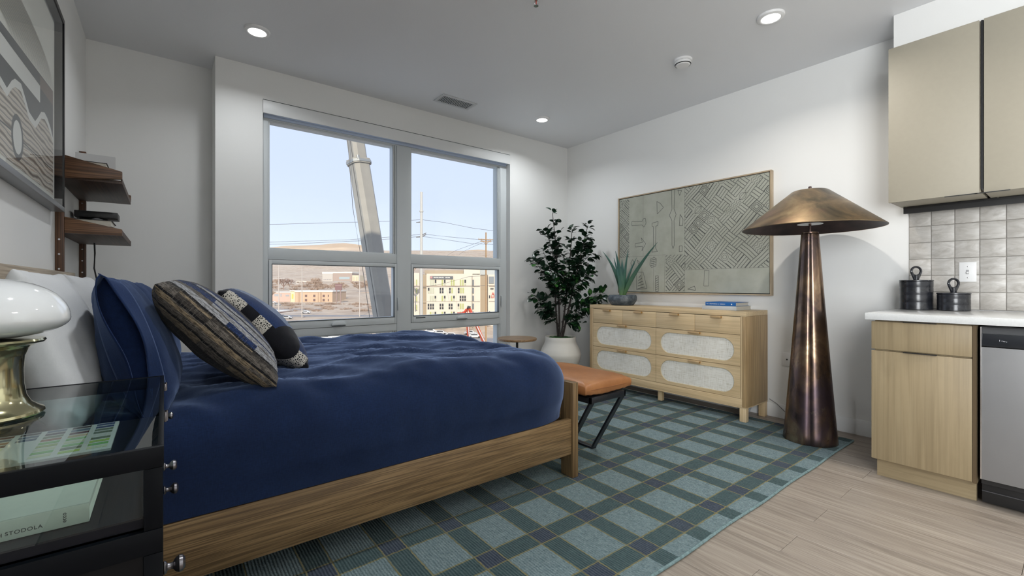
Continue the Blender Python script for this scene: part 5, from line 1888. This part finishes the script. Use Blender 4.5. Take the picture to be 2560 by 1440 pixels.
# ------------------------------------------------------------------ hotel
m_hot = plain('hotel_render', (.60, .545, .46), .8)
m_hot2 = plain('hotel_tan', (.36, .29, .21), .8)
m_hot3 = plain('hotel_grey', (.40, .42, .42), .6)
hf = 168.0
A, d = block_m(1030, 1252, hf, 4.0)
LEN = d.length
PXM = LEN / 222.0
def S_(u): return (u - 1030) * PXM
def ZZ(v): return EYE + hf * (712 - v) / F_PX
th = thing('hotel', 'cream multi-storey hotel with green window panels seen through the right panes', 'building', (A.x, A.y, -14.8))
GZ_ = -16.0
def hb(s0, s1, z0, z1, d0, d1, name, m, par=None):
    return part(frontbox(MB(), A, d, s0, s1, z0, z1, d0, d1), name, m, par or th, smooth=0)
wall_ = hb(S_(1065.5), S_(1180), GZ_, ZZ(684), 0, 22, 'wall', m_hot)
hb(S_(1180.2), S_(1200), GZ_, ZZ(686), .3, 22, 'wall', m_hot)
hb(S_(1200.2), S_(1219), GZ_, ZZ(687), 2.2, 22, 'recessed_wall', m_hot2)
wall_r = hb(S_(1219.2), S_(1262), GZ_, ZZ(686), .2, 22, 'wall', m_hot)
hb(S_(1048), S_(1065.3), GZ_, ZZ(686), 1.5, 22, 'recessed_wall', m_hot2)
wall_l = hb(S_(1018), S_(1047.8), GZ_, ZZ(682), .6, 22, 'wall', m_hot)
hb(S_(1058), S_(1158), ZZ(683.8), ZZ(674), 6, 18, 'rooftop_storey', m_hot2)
hb(S_(1158.3), S_(1200), ZZ(683.8), ZZ(670), 4, 18, 'stair_tower', m_hot)
hb(S_(1200.3), S_(1247), ZZ(685.8), ZZ(668), 5, 18, 'rooftop_storey', m_hot3)
for s0, s1 in ((1020, 1199), (1222, 1260)):
    hb(S_(s0), S_(s1), ZZ(715.5), ZZ(714.5), -.15, .0 - .01, 'string_course', plain('course_brown', (.30, .20, .14), .8))
    hb(S_(s0), S_(s1), ZZ(754), ZZ(753.4), -.12, -.01, 'string_course', plain('course_grey', (.42, .38, .32), .8))
# window strips, storey by storey: left edge, code for each strip (d dark over pale, D dark, g green, p pale)
rows = [(699.2, 714.0, [(1074.5, 'ppd'), (1103, 'gd'), (1126, 'gg'), (1148.5, 'ggd')]),
        (719.5, 733.5, [(1069, 'dpp'), (1098, 'DD'), (1121.5, 'Dg'), (1143.5, 'Dgg')]),
        (739.5, 753.0, [(1074, 'ppd'), (1103, 'gd'), (1126, 'gd'), (1148, 'DDD')]),
        (759.5, 773.5, [(1068.5, 'DDD'), (1098, 'DD'), (1120.5, 'DD'), (1143, 'dgg')]),
        (780.0, 794.0, [(1074, 'gpd'), (1103, 'gd'), (1126, 'gd'), (1148, 'gdd')]),
        (800.5, 814.5, [(1068.5, 'DDD'), (1098, 'DD'), (1120.5, 'Dg'), (1143, 'Dgg')])]
for v0, v1, grp in rows:
    for u0, code in grp:
        for k, ch in enumerate(code):
            u = u0 + k * 5.75
            if ch in 'gp':
                hb(S_(u), S_(u + 3.5), ZZ(v1), ZZ(v0), -.10, -.005, 'window', m_wing if ch == 'g' else m_winl, wall_)
            else:
                vm = v0 + (v1 - v0) * .52
                hb(S_(u), S_(u + 3.9), ZZ(vm), ZZ(v0), -.10, -.005, 'window', m_win, wall_)
                hb(S_(u), S_(u + 3.9), ZZ(v1), ZZ(vm + 1.2), -.10, -.005, 'window', m_win if ch == 'D' else m_winl, wall_)
    hb(S_(1179.8), S_(1183.6), ZZ(v1), ZZ(v0), -.12, -.008, 'stair_window', plain('smoked_glass', (.14, .15, .165), .3), wall_)
hb(S_(1178.6), S_(1179.4), GZ_, ZZ(690), -.25, -.02, 'downpipe', plain('pipe_grey', (.16, .15, .14), .6), wall_)
for v0 in (699, 720, 741, 762):
    for u0 in (1024, 1032, 1040):
        hb(S_(u0), S_(u0 + 2.6), ZZ(v0 + 13), ZZ(v0), -.10, -.005, 'window', m_wing if u0 == 1040 else m_win, wall_l)
hb(S_(1221.5), S_(1234.5), ZZ(708.5), ZZ(691), -.2, -.01, 'louvre', plain('louvre_grey', (.20, .22, .24), .5), wall_r)
for u0, v0 in ((1226, 720), (1230.5, 720), (1222, 739), (1222, 779)):
    hb(S_(u0), S_(u0 + 2.6), ZZ(v0 + (4 if v0 < 730 else 7)), ZZ(v0), -.10, -.005, 'window', m_win, wall_r)
sg = hb(S_(1074.5), S_(1131.5), ZZ(697.2), ZZ(690.3), -.5, -.06, 'sign_board', plain('sign_charcoal', (.10, .105, .115), .5))
part(frontbox(MB(), A, d, S_(1075.5), S_(1080.5), ZZ(696.4), ZZ(691), -.56, -.51), 'sign_emblem', plain('sign_maroon', (.42, .20, .20), .5), sg, smooth=0)
e_ = d.normalized()
m_sw = plain('sign_white', (.80, .79, .76), .5)
for u0, n, wl in ((1083, 12, 2.15), (1112.5, 6, 2.0)):
    for k in range(n):
        lt = MB()
        s0 = S_(u0 + k * wl + (.3 if n == 12 else 0)); s1 = s0 + wl * PXM * .74
        z0, z1 = ZZ(695.2), ZZ(692.4)
        if k % 3 == 0:
            frontbox(lt, A, d, s0, s0 + .14, z0, z1, -.56, -.51); frontbox(lt, A, d, s0, s1, z1 - .10, z1, -.56, -.51); frontbox(lt, A, d, s0, s1, z0, z0 + .10, -.56, -.51)
        elif k % 3 == 1:
            frontbox(lt, A, d, s0, s0 + .13, z0, z1, -.56, -.51); frontbox(lt, A, d, s1 - .13, s1, z0, z1, -.56, -.51); frontbox(lt, A, d, s0, s1, (z0 + z1) / 2 - .05, (z0 + z1) / 2 + .05, -.56, -.51)
        else:
            frontbox(lt, A, d, s0, s0 + .13, z0, z1, -.56, -.51); frontbox(lt, A, d, s0, s1, z0, z0 + .10, -.56, -.51)
        part(lt, 'sign_letter', m_sw, sg, smooth=0)
m_red = plain('sign_red', (.66, .075, .045), .5)
def redtxt(body, u, v, size):
    P = A + e_ * S_(u); P.z = ZZ(v)
    n_ = Vector((-e_.y, e_.x, 0))
    if n_.dot(AHEAD) < 0: n_ = -n_
    text(body, size, frame_m(P - n_ * .25, e_, (0, 0, 1)), m_red, th, name='red_lettering', extrude=.08)
redtxt('ALL', 1228, 739, 1.75)
redtxt('SUITE', 1226.8, 744.8, .95)

# ------------------------------------------------------------------ tan office block and the town behind, left panes
def town_block(name, label, u0, u1, v0, v1, f, depth, mat, group=None, skew=0, roof=None, wins=None, mw=None):
    """a building: front from bearing u0 to u1, roof at elevation v0, foot at v1"""
    A, d = block_m(u0, u1, f, skew)
    L = d.length
    zt, zb = EYE + f * (712 - v0) / F_PX, EYE + f * (712 - v1) / F_PX
    t = thing(name, label, 'building', (A.x, A.y, zb), group=group)
    wl = part(frontbox(MB(), A, d, 0, L, zb - 3, zt, 0, depth), 'wall', mat, t, smooth=0)
    if roof:
        part(frontbox(MB(), A, d, -.5, L + .5, zt + .02, zt + .02 + roof[0], -.4, depth + .4), 'roof', roof[1], t, smooth=0)
    for (wu, wv, ww, wh) in (wins or []):
        s0 = (wu - u0) / (u1 - u0) * L
        k = L / (u1 - u0)
        z1 = EYE + f * (712 - wv) / F_PX
        part(frontbox(MB(), A, d, s0, s0 + ww * k, z1 - wh * k, z1, -.15, -.01), 'window', mw or m_win, wl, smooth=0)
    return t, A, d, L, zt, zb
m_roofw = plain('roof_white', (.66, .63, .58), .8)
m_office = plain('office_stucco', (.52, .385, .275), .85)
m_winb = plain('window_brown', (.16, .10, .095), .4)
W = []
for u in (762.5, 783.2, 806.8, 819.8):
    for v in (737, 747.5):
        W.append((u, v, 5.2 if u < 815 else 2.4, 5.6))
t, A, d, L, zt, zb = town_block('office_building', 'tan two-storey office building with white roof edge, left pane', 738, 831, 730, 756, 365, 30, m_office, roof=(1.2, m_roofw), wins=W, mw=m_winb)
for u in (745, 748.5, 795, 801, 803):
    s0 = (u - 738) / 93 * L
    part(frontbox(MB(), A, d, s0, s0 + .35, zb, zt - .4, -.3, -.01), 'pilaster', plain('pilaster_tan', (.40, .28, .20), .85), t, smooth=0)
town_block('annex_building', 'narrow cream block with yellow panel beside the tan office', 726, 737.6, 728, 753, 365, 26, plain('annex_cream', (.62, .55, .38), .8), roof=(.8, m_roofw), wins=[(729.5, 735, 4, 12)], mw=plain('panel_yellow', (.72, .50, .12), .6))
town_block('shop_building', 'low pink and white shop building at the left edge of the pane', 672, 725.5, 732, 755, 371, 20, plain('shop_pink', (.56, .40, .34), .85), roof=(.8, m_roofw), wins=[(686, 734.5, 12, 6), (701, 734, 3, 8), (714, 737, 9, 4)], mw=plain('shop_grey', (.35, .36, .38), .6))
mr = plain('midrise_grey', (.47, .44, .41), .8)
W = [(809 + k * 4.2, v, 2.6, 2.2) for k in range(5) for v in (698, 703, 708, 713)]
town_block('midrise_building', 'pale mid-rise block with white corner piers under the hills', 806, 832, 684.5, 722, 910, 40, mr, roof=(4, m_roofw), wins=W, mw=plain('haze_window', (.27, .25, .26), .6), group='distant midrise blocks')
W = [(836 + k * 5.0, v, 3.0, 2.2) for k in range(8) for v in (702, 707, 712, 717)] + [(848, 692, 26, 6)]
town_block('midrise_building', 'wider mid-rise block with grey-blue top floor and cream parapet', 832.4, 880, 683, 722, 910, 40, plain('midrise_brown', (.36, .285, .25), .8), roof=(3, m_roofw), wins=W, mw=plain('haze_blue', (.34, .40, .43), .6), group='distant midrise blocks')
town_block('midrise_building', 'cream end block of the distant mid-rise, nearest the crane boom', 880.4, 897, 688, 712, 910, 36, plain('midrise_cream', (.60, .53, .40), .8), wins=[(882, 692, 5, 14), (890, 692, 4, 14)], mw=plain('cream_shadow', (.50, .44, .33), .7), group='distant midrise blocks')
town_block('apartment_building', 'low white apartment row with grey ground floor, hill foot left', 741, 785, 702, 724, 800, 30, plain('apartment_white', (.60, .56, .51), .8), wins=[(743 + k * 6, 705, 3, 3) for k in range(7)] + [(742, 714, 10, 7)], mw=plain('apartment_grey', (.33, .33, .35), .7))
town_block('warehouse_building', 'long low white warehouse near the crane boom', 845, 938, 747, 753, 420, 30, plain('warehouse_white', (.64, .60, .56), .8), wins=[(852 + k * 9, 748.5, 5, 3) for k in range(9)], mw=plain('warehouse_door', (.45, .42, .40), .7))
town_block('house', 'small tan house beside the crane boom', 905, 935, 733, 743, 520, 18, plain('house_tan', (.52, .40, .29), .85), roof=(1.4, plain('house_roof', (.40, .31, .25), .9)), wins=[(910, 736, 4, 3), (924, 736, 4, 3)])
town_block('pink_building', 'flat-roofed pink building at the lower left of the pane', 655, 694, 781, 800, 240, 16, plain('pink_stucco', (.56, .37, .34), .85), roof=(.5, m_roofw))
t, A, d, L, zt, zb = town_block('yellow_roofed_building', 'small white building with bright yellow roof above the duvet', 869, 894, 834, 848, 143, 8, plain('white_siding', (.66, .64, .60), .8), roof=(.9, plain('roof_yellow', (.78, .48, .06), .7)), wins=[(874, 837, 2.5, 8), (882, 837, 2.5, 8)])
# hoarding on two posts
A, d = block_m(837.5, 854.5, 350)
L = d.length
t = thing('billboard', 'brown billboard on two posts in front of the far buildings', 'billboard', (A.x, A.y, -15))
z = lambda v: EYE + 350 * (712 - v) / F_PX
part(frontbox(MB(), A, d, 0, L, z(725), z(710), 0, .8), 'board', plain('billboard_brown', (.20, .115, .115), .7), t, smooth=0)
part(frontbox(MB(), A, d, .1, L - .1, z(714.6), z(713.8), -.1, -.02), 'trim_strip', plain('billboard_trim', (.40, .30, .28), .7), t, smooth=0)
for s0 in (.8, L - 1.4):
    part(frontbox(MB(), A, d, s0, s0 + .6, z(757), z(725.1), .1, .7), 'post', plain('billboard_post', (.30, .22, .20), .8), t, smooth=0)

# roads and lots
m_road = plain('asphalt', (.27, .255, .25), .95, nz=(.5, .08))
A, d = block_m(640, 1300, 226)
rd = MB(); frontbox(rd, A, d, -30, d.length + 30, -21.4, ground_z(226) + .15, -12, 0)
struct(rd, 'road', m_road, smooth=0)
A, d = block_m(640, 760, 268)
rd = MB(); frontbox(rd, A, d, -20, d.length + 8, -21.4, ground_z(276) + .25, -8, 8)
struct(rd, 'car_park', m_road, smooth=0)
A, d = block_m(960, 1330, 159)
rd = MB(); frontbox(rd, A, d, -30, d.length + 10, -21.4, -16.45, -36, -8.5)
struct(rd, 'parking_lot', m_road, smooth=0)

# ------------------------------------------------------------------ cars
def car_proto(name, label, paint):
    t = thing(name, label, 'car', (0, 0, 0), world=False, group='cars in the street below')
    b_ = MB().prism([(-2.2, .35), (2.2, .35), (2.25, .75), (1.35, .92), (.75, 1.42), (-1.1, 1.45), (-1.9, .98), (-2.25, .90)], 'y', -.88, .88, bev=.08)
    part(b_, 'body', paint, t, smooth=30)
    w_ = MB()
    for s in (-1, 1):
        w_.prism([(.68, 1.36), (-1.02, 1.39), (-1.62, .99), (1.12, .95)], 'y', s * .885 - .006, s * .885 + .006)
    part(w_, 'windows', m_win, t, smooth=0)
    for x in (-1.35, 1.4):
        for s in (-1, 1):
            part(MB().cyl((x, s * .70, .33), (x, s * .91, .33), .33, seg=14), 'wheel', m_black, t)
    return t
paints = [plain('car_white', (.72, .72, .72), .3), plain('car_silver', (.42, .44, .46), .3, .3), plain('car_dark', (.07, .085, .11), .3)]
protos = [car_proto('car', '', p) for p in paints]
used = [False] * 3
spots = [(1078, 834, 0, 0, 'white car at the left end of the parked row, lower right pane'), (1102, 838, 1, 6, 'silver car in the parked row between two white ones'), (1129, 843, 0, 4, 'white car in the middle of the parked row, lower right pane'), (1155, 849, 2, 10, 'dark car at the front of the parked row'), (1187, 844, 0, 5, 'white car beside the red lift arms'), (1176, 838, 1, 3, 'silver car behind the red lift arm'),
         (812, 850, 0, 20, 'white car just above the duvet, lower left pane'), (840, 848, 1, 15, 'silver car left of the yellow-roofed building'), (790, 846, 2, 10, 'dark car above the duvet, lower left pane'), (918, 847, 0, 8, 'white car right of the yellow-roofed building'),
         (703, 794, 2, 5, 'dark car beside the pink building'), (718, 797, 1, 9, 'silver car on the road right of the pink building'), (765, 783, 0, 4, 'white car on the road under the bare bushes'), (684, 758, 0, 2, 'white car parked before the pink shop'), (694, 763, 1, 4, 'silver car below the pink shop'), (718, 752, 1, 2, 'silver car beside the tan office')]
for u, v, ci, rot, lab in spots:
    # foot of the ray on the terrain
    f = 90.0
    for _ in range(260):
        zt_ = EYE + f * (712 - v) / F_PX
        f = f * 1.012 if zt_ > ground_z(f) + .2 else f / 1.004
    P = ext(u, v, f)
    if used[ci]:
        o = copy_tree(protos[ci])
    else:
        o = protos[ci]; used[ci] = True
    o['label'] = lab
    o.location = (P.x, P.y, ground_z(f) + .16)
    o.rotation_euler = (0, 0, -YAW + radians(rot))

# ------------------------------------------------------------------ bare trees and bushes
m_twig = plain('bare_twigs', (.42, .31, .235), .95)
m_twig2 = plain('bare_twigs_dark', (.30, .21, .175), .95)
rt_ = random.Random(77)
def tree_proto(seed, bushy):
    r = random.Random(seed)
    tr = MB(); cr = MB()
    if not bushy:
        tr.cyl((0, 0, -.6), (0, 0, .32), .030, .018, 6)
    def grow(p, d_, L, rad, depth):
        q = p + d_ * L
        cr.cyl(p, q, rad * (1.0 if bushy else 1.7), rad * (.6 if bushy else 1.1), 4, caps=False)
        if depth == 0:
            return
        for k in range(4 if depth > 1 else 5):
            nd = (d_ + Vector((r.uniform(-1, 1), r.uniform(-1, 1), r.uniform(-.35, .8))) * .75).normalized()
            grow(p.lerp(q, r.uniform(.45, 1)), nd, L * r.uniform(.55, .8), rad * .62, depth - 1)
    for k in range(5 if bushy else 6):
        a = k * (1.4 if bushy else 1.05) + r.uniform(-.3, .3)
        grow(Vector((0, 0, -.02 if bushy else .24)), Vector((cos(a) * .7, sin(a) * .7, .8 if bushy else 1)).normalized(), .25, .013 if bushy else .010, 3)
    return tr, cr
TP_ = []
THK = []
for k in range(4):
    bushy = k < 2
    if bushy:
        tr, cr = tree_proto(40 + k, True)
        tr.bm.free()
        me_ = bpy.data.meshes.new('brush'); cr.bm.to_mesh(me_); cr.bm.free()
        THK.append(me_); TP_.append(None)
        continue
    t = thing('bare_shrub' if bushy else 'bare_tree', '', 'shrub' if bushy else 'tree', (0, 0, 0), world=False, group='bare shrubs on the slope' if bushy else 'bare trees in the town')
    tr, cr = tree_proto(40 + k, bushy)
    if not bushy:
        part(tr, 'trunk', m_twig2, t)
    else:
        tr.bm.free()
    o = part(cr, 'branches', m_twig if k != 2 else m_twig2, t, smooth=0)
    o['kind'] = 'stuff'
    TP_.append(t)
tused = [0] * 4
def plant_at(u, v, f, size, k, lab):
    P = ext(u, v, f)
    if tused[k]:
        o = copy_tree(TP_[k])
    else:
        o = TP_[k]
    tused[k] += 1
    o['label'] = lab
    o.location = (P.x, P.y, P.z - (0 if k >= 2 else .1 * size))
    o.rotation_euler = (0, 0, rt_.uniform(0, 6))
    o.scale = (size, size, size * (.95 if k >= 2 else .55))
def thicket(name, n, ur, vr, fr, sr):
    """a tangle of leafless brush nobody could count: one mesh"""
    mb = MB()
    for k in range(n):
        u, v, f, size = rt_.uniform(*ur), rt_.uniform(*vr), rt_.uniform(*fr) if fr else 0, rt_.uniform(*sr)
        if not fr:
            f = min(330, max(225, 15.5 * F_PX / (v - 712)))
        P = ext(u, v + 2, f)
        t_ = bmesh.new()
        t_.from_mesh(THK[k % 2])
        mb._join(t_, M=Matrix.Translation((P.x, P.y, max(P.z, ground_z(f)) - .1 * size)) @ Matrix.Rotation(rt_.uniform(0, 6), 4, 'Z') @ Matrix.Diagonal((size, size, size * .55, 1)))
    o = mb.build(name, m_twig, smooth=0)
    o['kind'] = 'stuff'
    return o
tag(thicket('bare_brush', 54, (700, 950), (757, 780), None, (7, 11)), 'tangle of bare brown brush below the tan office building', 'brush')
for k, (u, v, s, kk, lab) in enumerate([(709, 728, 30, 2, 'large dark bare tree against the hill, left pane'), (696, 722, 24, 3, 'pale bare tree left of the large dark one'), (724, 722, 22, 2, 'bare tree between the large tree and the apartments'), (787, 722, 26, 3, 'tall bare tree beside the distant mid-rise'), (798, 724, 20, 3, 'smaller bare tree at the foot of the mid-rise'), (852, 728, 20, 2, 'bare tree behind the billboard'), (872, 730, 20, 3, 'bare tree right of the billboard'), (912, 728, 26, 3, 'bare tree behind the small tan house'), (926, 724, 22, 2, 'bare tree touching the crane boom in view'), (1034, 690, 14, 3, 'bare tree at the left edge of the hotel'), (680, 745, 16, 3, 'bare tree at the pink shop')]):
    plant_at(u, v, (560 + 42 * k) if k < 9 else (150 if u > 1000 else 350), s * ((1.0 + .07 * k) * .8 if k < 9 else .5), kk, lab)
tag(thicket('bare_brush', 70, (672, 940), (704, 728), (520, 760), (14, 24)), 'belt of bare greyish brush along the hill foot', 'brush')
tag(thicket('bare_brush', 16, (1030, 1245), (812, 818), (158, 165), (2.5, 3.5)), 'bare brown brush behind the parked cars, lower right pane', 'brush')

# ------------------------------------------------------------------ crane boom, lift, poles, wires
m_boom = plain('boom_ivory', (.30, .285, .255), .55, nz=(2, .06))
m_boomg = plain('boom_groove', (.10, .10, .10), .6)
bf = 25.0
P0, P1, P2 = ext(990, 980, bf), ext(897, 405, bf), ext(880, 292, bf)
t = thing('crane_boom', 'ivory telescopic crane boom slanting up past the left window', 'crane', (P0.x, P0.y, P0.z))
def boomsec(p, q, wd, th_):
    d_ = (q - p).normalized()
    side = RIGHT * cos(radians(38)) - AHEAD * sin(radians(38))
    side = (side - d_ * side.dot(d_)).normalized()
    nrm = d_.cross(side)
    if nrm.dot(AHEAD) > 0: nrm = -nrm
    return d_, side, nrm
def boom(p, q, wd, th_, name, mat, prof=None, off=Vector((0, 0, 0))):
    d_, s_, n_ = boomsec(p, q, wd, th_)
    prof = prof or [(-.5, -.30), (-.30, -.5), (.30, -.5), (.5, -.30), (.5, .30), (.30, .5), (-.30, .5), (-.5, .30)]
    mb = MB(); t_ = bmesh.new()
    Aq = [t_.verts.new(p + off + s_ * (a * wd) + n_ * (b_ * th_)) for a, b_ in prof]
    Bq = [t_.verts.new(q + off + s_ * (a * wd) + n_ * (b_ * th_)) for a, b_ in prof]
    for i in range(len(prof)):
        j = (i + 1) % len(prof)
        t_.faces.new((Aq[i], Aq[j], Bq[j], Bq[i]))
    t_.faces.new(Aq[::-1]); t_.faces.new(Bq)
    bmesh.ops.recalc_face_normals(t_, faces=t_.faces[:])
    mb._join(t_)
    return part(mb, name, mat, t, smooth=0)
boom(P0, P1, .98, .98, 'outer_section', m_boom)
boom(P1 + (P2 - P1) * .01, P2 + (P2 - P1) * 4, .82, .82, 'inner_section', m_boom)
d_, s_, n_ = boomsec(P0, P1, 1, 1)
cp = MB()
boom(P1 - d_ * .18, P1 + d_ * .10, 1.12, 1.12, 'collar', m_boom)
boom(P1 - d_ * .12, P1 + d_ * .02, 1.17, 1.17, 'collar_band', plain('collar_steel', (.30, .31, .31), .5, .4))
for sgn in (-1, 1):
    boom(P1 + d_ * .0, P1 + d_ * .2, .10, .14, 'collar_lug', plain('collar_steel', (.3, .31, .31)), off=s_ * (sgn * .52) + n_ * .35)
boom(P1 - d_ * .05, P1 + d_ * .0, .5, .05, 'guide_pin', plain('collar_steel', (.3, .31, .31)), off=-s_ * .72)
boom(P0, P1 - d_ * .2, .05, .03, 'groove', m_boomg, off=n_ * .493 + s_ * .12)
boom(P1 + d_ * .2, P2 + (P2 - P1) * 4, .045, .03, 'groove', m_boomg, off=n_ * .413 + s_ * .10)
hc = MB().tube([ext(865, 292, bf - 1), ext(882, 520, bf - 1), ext(902, 640, bf - 1), ext(925, 800, bf - 1), ext(935, 900, bf - 1)], .016, 5).build('hoist_cable', m_boomg, smooth=60)
tag(hc, 'thin hoist cable hanging beside the crane boom', 'cable')

def pole(name, label, u, vt, vb, f, r, mat, arms=(), grp=None):
    P, Q = ext(u, vt, f), ext(u, 712, f)
    Q.z = ground_z(f)
    t = thing(name, label, 'utility pole', (Q.x, Q.y, Q.z), group=grp)
    part(MB().cyl((Q.x, Q.y, Q.z), (P.x, P.y, P.z), r * 1.15, r * .8, 10), 'shaft', mat, t)
    for (va, half, rise) in arms:
        R_ = ext(u, va, f)
        e = (RIGHT * .9 + AHEAD * .35).normalized()
        m = MB().cyl(R_ - e * half - AHEAD * r, R_ + e * half - AHEAD * r, r * .55, seg=6)
        if rise:
            m.cyl(R_ - e * half * .7 - AHEAD * r, R_ - Vector((0, 0, rise)) - AHEAD * r, r * .35, seg=5)
            m.cyl(R_ + e * half * .7 - AHEAD * r, R_ - Vector((0, 0, rise)) - AHEAD * r, r * .35, seg=5)
        a_ = part(m, 'cross_arm', mat, t)
        for q in (-1, -.55, .55, 1):
            c_ = R_ + e * half * q * .95 - AHEAD * r
            part(MB().cyl(c_, c_ + Vector((0, 0, .35)), r * .3, r * .2, 6), 'insulator', plain('insulator', (.42, .40, .38), .4), a_)
    return t
m_spole = plain('steel_pole', (.46, .45, .42), .5)
m_wpole = plain('wood_pole', (.36, .24, .14), .9)
m_gpole = plain('grey_pole', (.46, .42, .39), .8)
t = pole('steel_pole', 'tall pale steel utility pole standing before the right panes', 1053.5, 480, 870, 75, .27, m_spole)
for v, sgn in ((592, -1), (588, 1), (592, 1), (555, -1)):
    R_ = ext(1053.5, v, 75)
    part(MB().cyl(R_, R_ + RIGHT * (sgn * .85) + Vector((0, 0, .35 if sgn > 0 else -.1)) - AHEAD * .2, .10, .05, 6), 'bracket', plain('bracket_dark', (.16, .15, .14), .6), t)
part(MB().cyl(ext(1053.5, 530, 75), ext(1053.5, 527, 75), .34, seg=12), 'joint_flange', m_spole, t)
pole('wooden_pole', 'brown wooden utility pole with crossarm near the right jamb', 1215, 581, 870, 95, .19, m_wpole, arms=((599, 1.7, 1.0), (604, 1.2, 0)))
for u, vt, f, lab in ((697, 655, 200, 'slim grey utility pole at the left of the left pane'), (755, 668, 210, 'slim grey utility pole in front of the tan office'), (899, 663, 215, 'slim grey utility pole beside the crane boom')):
    pole('street_pole', lab, u, vt, 712 + 22 * F_PX / f - 4, f, .22, m_gpole, arms=((vt + 42, 2.6, 0),), grp='slim grey poles in the left pane')
def wire(label, pts, f0, f1, r):
    P = []
    n = len(pts)
    for k, (u, v) in enumerate(pts):
        P.append(ext(u, v, f0 + (f1 - f0) * k / (n - 1)))
    o = MB().tube(P, r, 4).build('power_line', plain('wire_dark', (.12, .12, .125), .6), smooth=60)
    tag(o, label, 'wire', 'overhead wires across the window')
wire('topmost thin wire crossing both upper panes', [(560, 563), (720, 560), (860, 556), (1000, 552.5), (1053, 549), (1110, 556), (1180, 570), (1300, 586)], 75, 80, .030)
wire('middle wire crossing the left upper pane just above the hills', [(560, 609), (720, 604), (860, 600), (1000, 591), (1051, 586)], 75, 75, .030)
wire('lowest wire of the left upper pane', [(560, 613), (720, 610), (900, 602), (1000, 596), (1051, 591)], 76, 75, .030)
wire('upper of two wires running from the steel pole to the right', [(1056, 585), (1130, 593), (1210, 600), (1300, 612)], 75, 95, .030)
wire('lower of two wires running from the steel pole to the right', [(1056, 591), (1120, 600), (1180, 609), (1300, 614)], 75, 95, .030)
wire('wire dropping from the wooden pole towards the hills', [(1202, 604), (1170, 615), (1140, 626), (1118, 638)], 95, 150, .034)
wire('second wire dropping from the wooden pole, beside the first', [(1206, 607), (1180, 618), (1160, 628), (1148, 636)], 95, 150, .034)
wire('wire across the hotel front between the poles', [(1020, 717), (1060, 718), (1110, 709), (1170, 692), (1212, 689)], 110, 95, .035)
wire('wire hanging across the street below the hotel sign', [(1020, 716), (1090, 717.5), (1150, 716), (1300, 712)], 112, 112, .035)

# red boom lift
m_lift = plain('lift_red', (.52, .075, .035), .5)
m_liftw = plain('lift_white', (.60, .57, .54), .5)
lf = 95.0
t = thing('boom_lift', 'red and white articulated boom lift below the hotel', 'lift', tuple(ext(1180, 930, lf)))
def arm(u0, v0, u1, v1, wd, mat, name, df=0):
    part(MB().cyl(ext(u0, v0, lf + df), ext(u1, v1, lf + df), wd, seg=4), name, mat, t, smooth=0)
arm(1172, 769, 1229, 900, .34, m_lift, 'upper_arm')
arm(1166, 772, 1176, 905, .30, m_lift, 'lower_arm', .9)
arm(1158, 782, 1172, 769, .20, m_lift, 'jib', .3)
arm(1166.5, 780, 1180, 905, .10, m_liftw, 'hydraulic_ram', -.5)
arm(1186, 803, 1229, 890, .12, m_liftw, 'hydraulic_ram', -.6)
arm(1168, 768, 1176, 770, .34, plain('lift_dark', (.05, .05, .05), .6), 'knuckle', -.1)
part(MB().box(*sorted((ext(1155, 0, lf).x - .9, ext(1155, 0, lf).x + .5)), *sorted((ext(1155, 0, lf).y - .5, ext(1155, 0, lf).y + .5)), ext(0, 788, lf).z, ext(0, 781, lf).z), 'platform', m_lift, t, smooth=0)
P = ext(1205, 912, lf); P.z = ground_z(lf) + .02
part(MB().box(P.x - 2.2, P.x + 2.2, P.y - 1.2, P.y + 1.2, P.z, P.z + 1.8, bev=.15), 'chassis', m_lift, t)
